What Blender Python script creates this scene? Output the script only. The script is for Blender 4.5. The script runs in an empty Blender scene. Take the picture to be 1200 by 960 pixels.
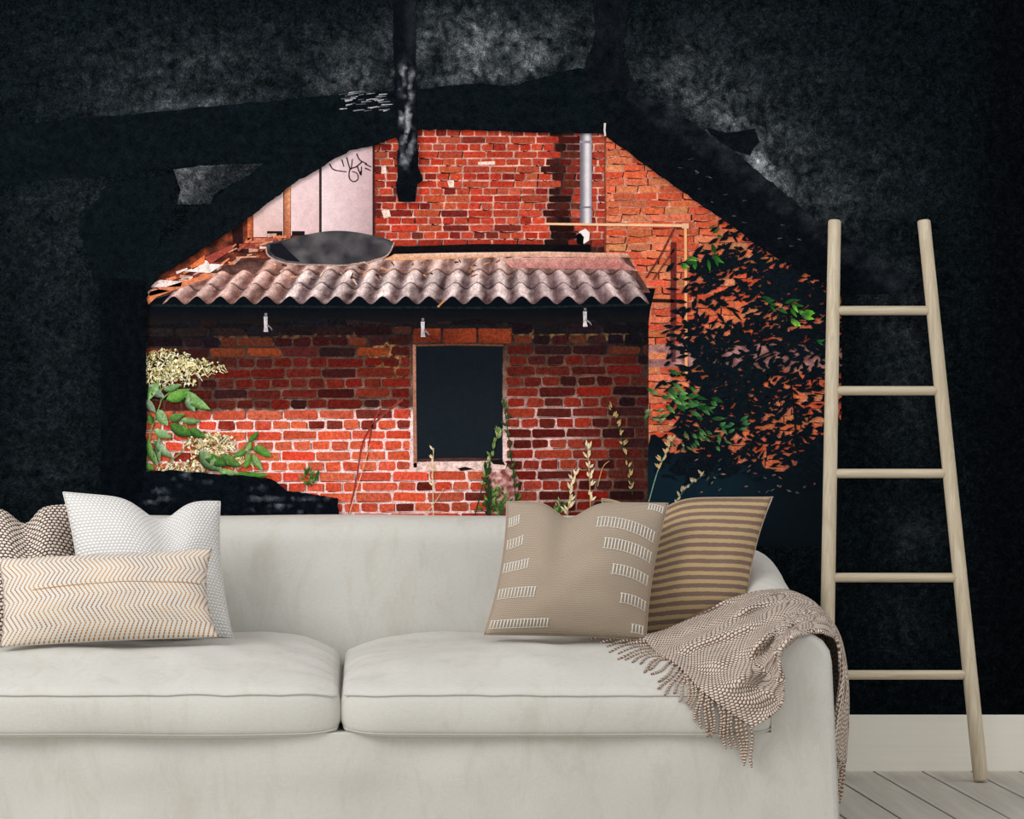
import bpy, bmesh, math, random
import numpy as np
from mathutils import Vector, noise as mnoise
from mathutils.geometry import delaunay_2d_cdt
from mathutils.bvhtree import BVHTree

# ------------------------------------------------------------------ camera, light, exposure
scene = bpy.context.scene
COL = scene.collection
F = 2720.0            # focal length in pixels of a 1200 px wide frame
CXP, CYP = 420.0, 450.0   # vanishing point of the room's depth lines
CAMZ = 1.1325
WALL_Y = 6.80         # back wall, metres from the camera

cam_d = bpy.data.cameras.new('camera')
cam_d.sensor_fit = 'HORIZONTAL'
cam_d.sensor_width = 36.0
cam_d.lens = 36.0 * F / 1200.0
cam_d.shift_x = (600 - CXP) / 1200.0
cam_d.shift_y = -(480 - CYP) / 1200.0
cam_d.clip_start = 0.05
cam = bpy.data.objects.new('camera', cam_d)
cam.location = (0, 0, CAMZ)
cam.rotation_euler = (math.pi / 2, 0, 0)
COL.objects.link(cam)
scene.camera = cam

world = bpy.data.worlds.new('soft_daylight')
scene.world = world
world.use_nodes = True
bg = world.node_tree.nodes['Background']
bg.inputs[0].default_value = (1.0, 0.995, 0.985, 1)
bg.inputs[1].default_value = 0.90

def area_light(name, loc, target, sx, sy, power, color):
    d = bpy.data.lights.new(name, 'AREA')
    d.shape = 'RECTANGLE'; d.size = sx; d.size_y = sy
    d.energy = power; d.color = color
    o = bpy.data.objects.new(name, d)
    o.location = loc
    o.rotation_euler = (Vector(target) - Vector(loc)).to_track_quat('-Z', 'Y').to_euler()
    COL.objects.link(o)
    return o
area_light('window_daylight', (-3.6, 3.2, 3.4), (-0.4, 6.3, 0.5), 2.4, 2.0, 150, (1.0, 0.99, 0.975))

vs = scene.view_settings
vs.view_transform = 'Standard'
vs.look = 'None'
vs.exposure = 0.0
vs.gamma = 1.0
vs.use_curve_mapping = False

random.seed(11)
R = random.random
def U(a, b): return a + (b - a) * random.random()

# ------------------------------------------------------------------ helpers
PRINT_GAIN = 1.06
def lin1(c):
    c = c / 255.0
    return c / 12.92 if c <= 0.04045 else ((c + 0.055) / 1.055) ** 2.4
def lin(c, k=1.0):
    return tuple(min(0.95, lin1(max(0, x)) * k) for x in c)
def mix(a, b, t):
    t = max(0.0, min(1.0, t))
    return tuple(a[i] + (b[i] - a[i]) * t for i in range(3))
def sstep(a, b, x):
    t = max(0.0, min(1.0, (x - a) / (b - a))); return t * t * (3 - 2 * t)
def nz(x, y, z=0.0): return mnoise.noise(Vector((x, y, z)))
def fbm(x, y, z=0.0, o=4): return mnoise.fractal(Vector((x, y, z)), 1.0, 2.0, o)

def at(px, py, d):
    """point that stands d metres into the room on the sight line of a photo pixel"""
    return Vector(((px - CXP) * d / F, d, CAMZ - (py - CYP) * d / F))

def link(name, me, parent=None, mat=None, smooth=False):
    o = bpy.data.objects.new(name, me)
    COL.objects.link(o)
    if parent is not None:
        o.parent = parent
        o.matrix_parent_inverse = parent.matrix_world.inverted() if parent.type == 'EMPTY' else o.matrix_parent_inverse
    if mat is not None and len(me.materials) == 0: me.materials.append(mat)
    if smooth:
        for p in me.polygons: p.use_smooth = True
    return o

def mesh(name, verts, faces, parent=None, mat=None, smooth=False, cols=None, uvs=None):
    me = bpy.data.meshes.new(name)
    me.from_pydata([tuple(v) for v in verts], [], [tuple(f) for f in faces])
    if cols is not None:
        a = me.color_attributes.new('Col', 'FLOAT_COLOR', 'POINT')
        arr = np.ones((len(verts), 4), dtype=np.float32)
        arr[:, :3] = np.array(cols, dtype=np.float32)[:, :3]
        a.data.foreach_set('color', arr.ravel())
    if uvs is not None:
        ul = me.uv_layers.new(name='UVMap')
        li = np.zeros(len(me.loops), dtype=np.int32)
        me.loops.foreach_get('vertex_index', li)
        ul.data.foreach_set('uv', np.array(uvs, dtype=np.float32)[li].ravel())
    me.update()
    return link(name, me, parent, mat, smooth)

def empty(name, loc=(0, 0, 0)):
    o = bpy.data.objects.new(name, None)
    o.empty_display_size = 0.05
    o.location = loc
    COL.objects.link(o)
    bpy.context.view_layer.update()
    return o
def tag(o, label=None, cat=None, group=None, kind=None):
    if label: o['label'] = label
    if cat: o['category'] = cat
    if group: o['group'] = group
    if kind: o['kind'] = kind
    return o

def tube(path, rad, n=8, cap=True):
    """verts, faces of a tube along points; rad number or list"""
    V, Fc = [], []
    m = len(path)
    path = [Vector(p) for p in path]
    up = None
    for i, p in enumerate(path):
        t = (path[min(i + 1, m - 1)] - path[max(i - 1, 0)]).normalized()
        if up is None:
            up = Vector((0, 0, 1)) if abs(t.z) < 0.9 else Vector((0, 1, 0))
        a = t.cross(up).normalized(); b = a.cross(t).normalized(); up = b
        r = rad[i] if isinstance(rad, (list, tuple)) else rad
        for k in range(n):
            an = 2 * math.pi * k / n
            V.append(p + a * (math.cos(an) * r) + b * (math.sin(an) * r))
    for i in range(m - 1):
        for k in range(n):
            k2 = (k + 1) % n
            Fc.append((i * n + k, i * n + k2, (i + 1) * n + k2, (i + 1) * n + k))
    if cap:
        Fc.append(tuple(range(n - 1, -1, -1)))
        Fc.append(tuple((m - 1) * n + k for k in range(n)))
    return V, Fc

def rounded_box(half, r, n):
    """verts (list of Vector), faces; box of half sizes with edges rounded by r; n = cells per axis"""
    idx, V, Fc = {}, [], []
    hx, hy, hz = half
    def ax(nn, h):
        # cells denser near the ends so that rounded edges stay round
        rr = min(r / h, 0.49)
        inner = [-1 + rr + (2 - 2 * rr) * i / nn for i in range(nn + 1)]
        e = [-1 + rr * i / 4 for i in range(4)]
        return e + inner + [-x for x in reversed(e)]
    A = [ax(n[i], half[i]) for i in range(3)]
    def vid(c):
        k = tuple(round(x, 6) for x in c)
        if k not in idx:
            p = Vector((c[0] * hx, c[1] * hy, c[2] * hz))
            q = Vector([max(-(half[i] - r), min(half[i] - r, p[i])) for i in range(3)])
            d = p - q
            if d.length > 1e-9: p = q + d.normalized() * r
            idx[k] = len(V); V.append(p)
        return idx[k]
    for axis in range(3):
        b, c = (axis + 1) % 3, (axis + 2) % 3
        for s in (-1.0, 1.0):
            for i in range(len(A[b]) - 1):
                for j in range(len(A[c]) - 1):
                    q = []
                    for (ii, jj) in ((i, j), (i + 1, j), (i + 1, j + 1), (i, j + 1)):
                        p = [0, 0, 0]; p[axis] = s; p[b] = A[b][ii]; p[c] = A[c][jj]
                        q.append(vid(p))
                    if s < 0: q.reverse()
                    Fc.append(q)
    return V, Fc

# ------------------------------------------------------------------ materials
def new_mat(name):
    m = bpy.data.materials.new(name); m.use_nodes = True
    nt = m.node_tree
    bs = nt.nodes['Principled BSDF']
    return m, nt, bs
class NB:
    """small node-building helper"""
    def __init__(s, nt): s.nt = nt
    def n(s, typ, **kw):
        nd = s.nt.nodes.new(typ)
        for k, v in kw.items(): setattr(nd, k, v)
        return nd
    def l(s, a, b): s.nt.links.new(a, b)
    def math(s, op, a, b=None, c=None):
        nd = s.n('ShaderNodeMath', operation=op)
        for i, x in enumerate((a, b, c)):
            if x is None: continue
            if isinstance(x, (int, float)): nd.inputs[i].default_value = x
            else: s.l(x, nd.inputs[i])
        return nd.outputs[0]
    def mixc(s, f, a, b, blend='MIX'):
        nd = s.n('ShaderNodeMix', data_type='RGBA', blend_type=blend)
        for sock, x in ((nd.inputs[0], f), (nd.inputs[6], a), (nd.inputs[7], b)):
            if isinstance(x, (int, float)): sock.default_value = x
            elif isinstance(x, (tuple, list)): sock.default_value = tuple(x) + ((1,) if len(x) == 3 else ())
            else: s.l(x, sock)
        return nd.outputs[2]
    def noise(s, scale, detail=3, rough=0.55, vec=None, dist=0.0):
        nd = s.n('ShaderNodeTexNoise')
        nd.inputs['Scale'].default_value = scale
        nd.inputs['Detail'].default_value = detail
        nd.inputs['Roughness'].default_value = rough
        nd.inputs['Distortion'].default_value = dist
        if vec is not None: s.l(vec, nd.inputs['Vector'])
        return nd.outputs['Fac']
    def ramp(s, x, a, b, lo=0.0, hi=1.0):
        nd = s.n('ShaderNodeMapRange'); nd.clamp = True
        s.l(x, nd.inputs[0])
        nd.inputs[1].default_value = a; nd.inputs[2].default_value = b
        nd.inputs[3].default_value = lo; nd.inputs[4].default_value = hi
        return nd.outputs[0]
    def bump(s, h, strength, dist, bs):
        nd = s.n('ShaderNodeBump')
        nd.inputs['Strength'].default_value = strength
        nd.inputs['Distance'].default_value = dist
        s.l(h, nd.inputs['Height'])
        s.l(nd.outputs[0], bs.inputs['Normal'])
    def pos(s): return s.n('ShaderNodeNewGeometry').outputs['Position']
    def uv(s):
        t = s.n('ShaderNodeTexCoord'); sp = s.n('ShaderNodeSeparateXYZ')
        s.l(t.outputs['UV'], sp.inputs[0]); return sp.outputs[0], sp.outputs[1], t.outputs['UV']

def print_mat(name, fine=260, fine_amp=0.5, coarse=60, coarse_amp=0.4, veins=0.0):
    """ink of the flat photo mural: colour attribute plus printed grain"""
    m, nt, bs = new_mat(name); b = NB(nt)
    at_ = b.n('ShaderNodeAttribute'); at_.attribute_name = 'Col'
    p = b.pos()
    f1 = b.ramp(b.noise(fine, 3, 0.6, p), 0.3, 0.7, 1 - fine_amp, 1 + fine_amp)
    f2 = b.ramp(b.noise(coarse, 4, 0.6, p), 0.3, 0.7, 1 - coarse_amp, 1 + coarse_amp)
    f = b.math('MULTIPLY', f1, f2)
    if veins:
        r1 = b.math('ABSOLUTE', b.math('SUBTRACT', b.noise(26, 8, 0.72, p, 1.2), 0.5))
        f = b.math('MULTIPLY', f, b.ramp(r1, 0.0, 0.045, 1 - veins, 1.0))
        r2 = b.math('ABSOLUTE', b.math('SUBTRACT', b.noise(90, 6, 0.75, p, 0.6), 0.5))
        f = b.math('MULTIPLY', f, b.ramp(r2, 0.0, 0.10, 0.55, 1.35))
    vm = b.n('ShaderNodeVectorMath', operation='SCALE')
    b.l(at_.outputs['Color'], vm.inputs[0]); b.l(f, vm.inputs['Scale'])
    b.l(vm.outputs[0], bs.inputs['Base Color'])
    bs.inputs['Roughness'].default_value = 0.95
    bs.inputs['Specular IOR Level'].default_value = 0.0
    return m
M_PLAST = print_mat('print_dark_plaster', 300, 0.7, 42, 0.5, 0.65)
M_BRICK = print_mat('print_brick', 320, 0.38, 95, 0.32)
M_MORT = print_mat('print_mortar', 260, 0.4, 60, 0.35)
M_LEAF = print_mat('print_leaf', 220, 0.35, 70, 0.25)
M_SMOOTH = print_mat('print_smooth', 240, 0.10, 40, 0.08)
M_ROOF = print_mat('print_roof', 240, 0.35, 70, 0.30)
M_CHAR = print_mat('print_charred_wood', 260, 0.5, 50, 0.35)

def fabric_mat(name, color, dirt, bump=0.25, scale=900):
    m, nt, bs = new_mat(name); b = NB(nt)
    tc = b.n('ShaderNodeTexCoord').outputs['Object']
    mp = b.n('ShaderNodeMapping'); mp.inputs['Scale'].default_value = (1, 1, 0.35)
    b.l(tc, mp.inputs[0])
    n1 = b.ramp(b.noise(13, 6, 0.7, mp.outputs[0], 0.8), 0.5, 0.70, 0, 1)
    n2 = b.noise(3.0, 3, 0.5, tc)
    c = b.mixc(b.math('MULTIPLY', n1, 0.38), color, dirt)
    c = b.mixc(b.ramp(n2, 0.3, 0.7, 0, 0.25), c, mix(color, (1, 1, 1), 0.18))
    # linen slubs
    mx = b.n('ShaderNodeMapping'); mx.inputs['Scale'].default_value = (1, 1, 0.08); b.l(tc, mx.inputs[0])
    my = b.n('ShaderNodeMapping'); my.inputs['Scale'].default_value = (0.08, 0.08, 1); b.l(tc, my.inputs[0])
    wv = b.math('ADD', b.noise(scale, 2, 0.5, mx.outputs[0]), b.noise(scale, 2, 0.5, my.outputs[0]))
    c = b.mixc(b.ramp(wv, 0.75, 1.25, 0.24, 0.0), c, mix(color, (0, 0, 0), 0.4))
    b.l(c, bs.inputs['Base Color'])
    bs.inputs['Roughness'].default_value = 0.92
    bs.inputs['Specular IOR Level'].default_value = 0.15
    bs.inputs['Sheen Weight'].default_value = 0.08
    b.bump(wv, bump, 0.0015, bs)
    return m
SOFA_C = lin((203, 201, 194))
M_SOFA = fabric_mat('linen_offwhite', SOFA_C, lin((176, 166, 148)))
M_SEAM = fabric_mat('linen_seam', lin((192, 189, 181)), lin((165, 160, 148)))

def wood_mat(name, c1, c2, scale=(60, 60, 3)):
    m, nt, bs = new_mat(name); b = NB(nt)
    tc = b.n('ShaderNodeTexCoord').outputs['Object']
    mp = b.n('ShaderNodeMapping'); mp.inputs['Scale'].default_value = scale
    b.l(tc, mp.inputs[0])
    g = b.noise(1.6, 6, 0.6, mp.outputs[0], 0.8)
    c = b.mixc(b.ramp(g, 0.35, 0.68), c1, c2)
    c = b.mixc(b.ramp(b.noise(0.35, 2, 0.5, mp.outputs[0]), 0.4, 0.7, 0, 0.35), c, mix(c2, (0, 0, 0), 0.25))
    b.l(c, bs.inputs['Base Color'])
    bs.inputs['Roughness'].default_value = 0.6
    bs.inputs['Specular IOR Level'].default_value = 0.25
    b.bump(g, 0.15, 0.002, bs)
    return m
M_LADDER = wood_mat('pale_oak_rail', lin((212, 199, 176)), lin((184, 168, 142)))
M_RUNG = wood_mat('pale_oak_rung', lin((208, 195, 172)), lin((178, 162, 136)), (3, 60, 60))
M_PLANK = wood_mat('white_painted_plank', lin((206, 200, 190)), lin((190, 184, 174)), (40, 2.5, 40))

def plain(name, c, rough=0.7, spec=0.3):
    m, nt, bs = new_mat(name); b = NB(nt)
    n = b.noise(12, 3)
    b.l(b.mixc(b.ramp(n, 0.3, 0.7, 0, 0.12), c, mix(c, (0, 0, 0), 0.35)), bs.inputs['Base Color'])
    bs.inputs['Roughness'].default_value = rough
    bs.inputs['Specular IOR Level'].default_value = spec
    return m
M_BASEB = plain('painted_baseboard', lin((240, 236, 224)), 0.55, 0.3)
M_GAP = plain('dark_gap', (0.006, 0.006, 0.007), 0.9, 0.0)
M_WALL = plain('wall_dark', (0.01, 0.012, 0.015), 0.95, 0.0)

# ------------------------------------------------------------------ the setting
def box_mesh(name, x0, x1, y0, y1, z0, z1, parent=None, mat=None, bev=0.0):
    bm = bmesh.new()
    bmesh.ops.create_cube(bm, size=1.0)
    for v in bm.verts:
        v.co = Vector(((x0 + x1) / 2 + v.co.x * (x1 - x0), (y0 + y1) / 2 + v.co.y * (y1 - y0), (z0 + z1) / 2 + v.co.z * (z1 - z0)))
    if bev > 0:
        bmesh.ops.bevel(bm, geom=bm.edges[:], offset=bev, segments=2, affect='EDGES', profile=0.5)
    me = bpy.data.meshes.new(name); bm.to_mesh(me); bm.free()
    return link(name, me, parent, mat)

XL, XR = -2.6, 3.4
wall = tag(box_mesh('wall_back', XL, XR, WALL_Y, WALL_Y + 0.12, 0, 2.75, None, M_WALL), kind='structure')
floor = tag(box_mesh('floor', XL, XR, 2.2, WALL_Y, -0.08, -0.003, None, M_GAP), kind='structure')
base = tag(box_mesh('baseboard_back', XL, XR, WALL_Y - 0.018, WALL_Y, 0.0, 0.165, None, M_BASEB, 0.002), kind='structure')
# planks run into the room, slightly askew to the wall; 0.1425 m pitch, dark joints
SK = -0.067
pitch = 0.1425
x0 = (1022 - CXP) / 400.0
k0 = int((XL - x0) / pitch) + 1; k1 = int((XR - x0) / pitch) - 1
pv = None
for k in range(k0, k1):
    xa = x0 + k * pitch + 0.003
    if pv is None:
        y0, y1 = 2.2, WALL_Y - 0.0185
        w = pitch - 0.006
        e = 0.0015
        V, Fc = [], []
        for (y) in (y0, y1):
            sx = SK * (y - WALL_Y)
            V += [Vector((sx, y, -0.003)), Vector((sx, y, -e)), Vector((sx + e, y, 0)), Vector((sx + w - e, y, 0)), Vector((sx + w, y, -e)), Vector((sx + w, y, -0.003))]
        for i in range(5): Fc.append((i, i + 1, 6 + i + 1, 6 + i))
        Fc.append((0, 1, 2, 3, 4, 5)); Fc.append((11, 10, 9, 8, 7, 6))
        o = mesh('plank', V, Fc, None, M_PLANK)
        pv = o
    else:
        o = pv.copy(); COL.objects.link(o)
    o.location = (xa, 0, 0)
    o.parent = floor

# ------------------------------------------------------------------ the photo mural (a flat print on the back wall)
mural = empty('wall_mural', (0.45, WALL_Y, 0.165))
tag(mural, 'dark photo mural of a ruined opening framing a red brick shed, covering the back wall', 'mural')
LAY = 0.0004
def W(u, v, layer):      # a mural point: 400 print units to the metre, on the wall
    return Vector(((u - 420) / 400.0, WALL_Y - 0.0006 - LAY * layer, CAMZ - (v - 450) / 400.0))

def part(name, parent=mural, label=None):
    o = empty(name, (0, WALL_Y, 0.2))
    o.parent = parent
    o.matrix_parent_inverse = parent.matrix_world.inverted()
    bpy.context.view_layer.update()
    if label: o['label'] = label
    return o

def in_poly(pts, poly):
    x = pts[:, 0]; y = pts[:, 1]
    inside = np.zeros(len(pts), bool)
    n = len(poly); j = n - 1
    for i in range(n):
        xi, yi = poly[i]; xj, yj = poly[j]
        if yi != yj:
            c = ((yi > y) != (yj > y)) & (x < (xj - xi) * (y - yi) / (yj - yi) + xi)
            inside ^= c
        j = i
    return inside

def rough_outline(pts, step, amp, seed=0.0, closed=True):
    """resample a print outline with small ragged steps"""
    out = []
    n = len(pts)
    for i in range(n if closed else n - 1):
        a = pts[i]; b = pts[(i + 1) % n]
        L = math.hypot(b[0] - a[0], b[1] - a[1])
        m = max(1, int(L / step))
        for k in range(m):
            t = k / m
            x = a[0] + (b[0] - a[0]) * t; y = a[1] + (b[1] - a[1]) * t
            if amp:
                x += amp * nz(x * 0.13 + seed, y * 0.13, 1.7); y += amp * nz(x * 0.13, y * 0.13 + seed, 5.1)
            out.append((x, y))
    return out

def sheet(name, outline, layer, colfn, mat, parent=mural, holes=(), step=6.0, jit=0.35):
    """flat printed sheet with an outline, holes and a colour per point (sRGB 0-255 from colfn)"""
    xs = [p[0] for p in outline]; ys = [p[1] for p in outline]
    pts, edges = [], []
    for loop in [outline] + list(holes):
        s = len(pts); m = len(loop)
        pts += [Vector(p) for p in loop]
        edges += [(s + i, s + (i + 1) % m) for i in range(m)]
    g = []
    y = min(ys) + step / 2
    while y < max(ys):
        x = min(xs) + step / 2
        while x < max(xs):
            g.append((x + U(-jit, jit) * step, y + U(-jit, jit) * step)); x += step
        y += step
    if g:
        ga = np.array(g)
        keep = in_poly(ga, outline)
        for h in holes: keep &= ~in_poly(ga, h)
        pts += [Vector(p) for p in ga[keep]]
    vo, eo, fo, _, _, _ = delaunay_2d_cdt(pts, edges, [], 0, 1e-5)
    vo = np.array([(p[0], p[1]) for p in vo]); fo = np.array([f for f in fo if len(f) == 3])
    cen = vo[fo].mean(axis=1)
    keep = in_poly(cen, outline)
    for h in holes: keep &= ~in_poly(cen, h)
    fo = fo[keep]
    verts = [W(p[0], p[1], layer) for p in vo]
    cols = [lin(colfn(p[0], p[1]), PRINT_GAIN) for p in vo]
    faces = [tuple(int(i) for i in f) for f in fo]
    # face the camera
    out = []
    for f in faces:
        a, b, c = verts[f[0]], verts[f[1]], verts[f[2]]
        out.append(f if (b - a).cross(c - a).y < 0 else (f[0], f[2], f[1]))
    return mesh(name, verts, out, parent, mat, False, cols)

def plates(polys, layer, thick=0.0003, jit=0.0):
    """geometry of small proud plates: list of (points, colour) -> verts, faces, cols"""
    V, Fc, C = [], [], []
    for pts, col in polys:
        n = len(pts); s = len(V); ly = layer + (U(0, jit) if jit else 0.0)
        area = sum(pts[i][0] * pts[(i + 1) % n][1] - pts[(i + 1) % n][0] * pts[i][1] for i in range(n))
        if area < 0: pts = list(reversed(pts))
        cols = col if isinstance(col, list) else [col] * n
        if area < 0 and isinstance(col, list): cols = list(reversed(cols))
        for p in pts:
            w = W(p[0], p[1], ly); V.append(w + Vector((0, -thick, 0)))
        for p in pts: V.append(W(p[0], p[1], ly))
        C += [lin(c, PRINT_GAIN) for c in cols] * 2
        Fc.append(tuple(s + i for i in range(n)))
        for i in range(n):
            j = (i + 1) % n
            Fc.append((s + j, s + i, s + n + i, s + n + j))
    # orientation: image y runs down, so positive area faces the camera after the flip below
    return V, [tuple(reversed(f)) for f in Fc], C
def plate(name, pts, col, layer, mat=M_SMOOTH, parent=mural, thick=0.0003):
    V, Fc, C = plates([(pts, col)], layer, thick)
    return mesh(name, V, Fc, parent, mat, False, C)
def ribbon_pts(path, w0, w1=None):
    w1 = w0 if w1 is None else w1
    L, Rr = [], []
    n = len(path)
    for i, p in enumerate(path):
        a = path[max(i - 1, 0)]; b = path[min(i + 1, n - 1)]
        dx, dy = b[0] - a[0], b[1] - a[1]; l = math.hypot(dx, dy) or 1
        w = (w0 + (w1 - w0) * i / max(1, n - 1)) / 2
        L.append((p[0] - dy / l * w, p[1] + dx / l * w)); Rr.append((p[0] + dy / l * w, p[1] - dx / l * w))
    return L + Rr[::-1]
def rect(x0, y0, x1, y1): return [(x0, y0), (x1, y0), (x1, y1), (x0, y1)]
def curve(pts, n=6):
    """Catmull-Rom through 2-D points"""
    out = []
    P = [pts[0]] + list(pts) + [pts[-1]]
    for i in range(1, len(P) - 2):
        for k in range(n):
            t = k / n
            r = []
            for d in range(len(pts[0])):
                a, b, c, e = P[i - 1][d], P[i][d], P[i + 1][d], P[i + 2][d]
                r.append(0.5 * (2 * b + (c - a) * t + (2 * a - 5 * b + 4 * c - e) * t * t + (-a + 3 * b - 3 * c + e) * t ** 3))
            out.append(tuple(r))
    out.append(tuple(pts[-1]))
    return out
def leaf_poly(x, y, ang, L, w, tipc, basec):
    ca, sa = math.cos(ang), math.sin(ang)
    prof = [(0, 0), (0.18, 0.6), (0.42, 1), (0.7, 0.68), (1, 0), (0.7, -0.68), (0.42, -1), (0.18, -0.6)]
    pts = [(x + ca * a * L - sa * b * w / 2, y + sa * a * L + ca * b * w / 2) for a, b in prof]
    cols = [mix(basec, tipc, a) for a, b in prof]
    return pts, cols

OPEN = [(172, 552), (171, 345), (186, 325), (230, 297), (275, 268), (345, 215), (385, 187), (412, 176), (436, 172), (470, 158), (490, 152.5),
        (555, 153), (640, 156.5), (706, 157.5), (760, 197), (820, 240), (868, 273), (905, 300), (940, 318), (985, 345), (985, 640),
        (398, 640), (396, 584), (372, 580), (335, 575), (318, 561), (300, 559), (230, 556), (200, 551)]

# --- shed, rear and side walls of brick
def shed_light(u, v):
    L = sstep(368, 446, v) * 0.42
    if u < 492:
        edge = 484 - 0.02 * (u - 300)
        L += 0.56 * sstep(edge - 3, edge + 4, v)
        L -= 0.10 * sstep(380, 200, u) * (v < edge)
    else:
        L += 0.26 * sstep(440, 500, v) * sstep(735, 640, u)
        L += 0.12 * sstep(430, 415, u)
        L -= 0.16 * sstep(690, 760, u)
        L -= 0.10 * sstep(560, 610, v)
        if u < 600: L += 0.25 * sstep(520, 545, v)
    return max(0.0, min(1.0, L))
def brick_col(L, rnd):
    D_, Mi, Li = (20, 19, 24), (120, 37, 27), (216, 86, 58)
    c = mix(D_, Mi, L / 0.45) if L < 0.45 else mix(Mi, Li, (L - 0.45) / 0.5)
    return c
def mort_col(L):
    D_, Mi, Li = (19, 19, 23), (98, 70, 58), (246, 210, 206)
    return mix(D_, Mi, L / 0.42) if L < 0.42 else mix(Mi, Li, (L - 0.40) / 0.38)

shed = part('shed_brick_wall', label='red brick shed front, shaded under the eaves and sunlit below')
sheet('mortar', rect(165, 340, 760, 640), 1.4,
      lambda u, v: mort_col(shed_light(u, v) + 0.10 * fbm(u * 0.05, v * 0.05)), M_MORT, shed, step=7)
WIN = (482, 402, 592, 552)
def wobble_rect(x0, y0, x1, y1, a):
    p = [(x0, y0 + a * 2), (x0 + a * 2, y0), (x1 - a * 2, y0), (x1, y0 + a * 2), (x1, y1 - a * 2), (x1 - a * 2, y1), (x0 + a * 2, y1), (x0, y1 - a * 2)]
    return [(q[0] + U(-a, a), q[1] + U(-a, a)) for q in p]
singles, rest, joints = [], [], []
for k in range(-5, 17):
    header = (k % 2 == 0)
    w = 21.15 if header else 42.3
    x = 150 + U(-3, 3) + (0 if header else 10.5)
    while x < 765:
        bw = w * U(0.94, 1.06)
        if header and R() < 0.06: bw = w * 2
        u0, u1 = x + 1.2, min(x + bw - 1.2, 759.5)
        x += bw
        um = (u0 + u1) / 2
        vc = 423.1 + 12.19 * k - 0.008 * (um - 590)
        if u1 - u0 < 5 or u1 < 172: continue
        u0 = max(u0, 166)
        if vc > 618: continue
        v0, v1 = vc - 4.9 + U(-.3, .3), vc + 4.9 + U(-.3, .3)
        if u1 > WIN[0] and u0 < WIN[2] and v1 > WIN[1] and v0 < WIN[3]:
            if u0 < WIN[0] - 6: u1 = WIN[0] - 2
            elif u1 > WIN[2] + 6: u0 = WIN[2] + 2
            else: continue
        if 380 < vc < 406 and u1 > 482 and u0 < 601:      # room for the lintel bricks
            if um < 484: u1 = 482
            elif um > 600: u0 = 601
            else: continue
            if u1 - u0 < 4: continue
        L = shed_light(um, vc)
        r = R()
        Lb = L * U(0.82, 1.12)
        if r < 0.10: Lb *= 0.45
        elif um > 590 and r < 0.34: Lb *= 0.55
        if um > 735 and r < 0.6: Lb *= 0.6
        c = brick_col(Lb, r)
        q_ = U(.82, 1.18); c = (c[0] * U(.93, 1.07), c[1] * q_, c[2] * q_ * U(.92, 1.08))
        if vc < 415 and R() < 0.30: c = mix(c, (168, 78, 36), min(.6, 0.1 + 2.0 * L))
        # brick points tinted at random, paler where bright, darker elsewhere
        pts = wobble_rect(u0, v0, u1, v1, 0.75 if vc > 480 else 1.0)
        cols = [mix(c, (250, 170, 140) if L > .7 else (20, 16, 18), U(0, 0.16)) for _ in pts]
        seen = (vc < 606) and not (um < 396 and vc > 585)
        (singles if (seen and vc > 372) else rest).append((pts, cols, (u1 - u0)))
        if L > 0.3 and R() < 0.55:      # printed shadow line under and beside a brick
            joints.append((ribbon_pts([(u0 + U(0, 5), v1 + .5), (um, v1 + .7 + U(-.3, .4)), (u1 - U(0, 5), v1 + .4)], U(.5, 1.3), .4), mix((30, 16, 18), (120, 62, 50), R())))
        if L > 0.3 and R() < 0.4:
            joints.append((ribbon_pts([(u1 + .4, v0 + U(0, 2)), (u1 + U(0, .8), v1)], U(.5, 1.1)), mix((40, 20, 20), (130, 70, 58), R())))
# lintel of upright bricks above the shed window
for (a, b_) in ((484, 517), (519, 558), (560, 599)):
    singles.append((wobble_rect(a, 385, b_, 402, 0.8), [mix((84, 34, 24), (134, 56, 32), R()) for _ in range(8)], 99))
singles.sort(key=lambda s: -s[2])
for i, (pts, cols, _) in enumerate(singles):
    if i < 300: plate('brick', pts, cols, 1.7, M_BRICK, shed, 0.0004)
    else: rest.append((pts, cols, 0))
V, Fc, C = plates([(p, c) for p, c, _ in rest], 1.7, 0.0004)
tag(mesh('bricks', V, Fc, shed, M_BRICK, False, C), kind='stuff')
V, Fc, C = plates(joints, 2.75, 0.00002, 0.2)
tag(mesh('joint_lines', V, Fc, shed, M_BRICK, False, C), kind='stuff')

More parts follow.
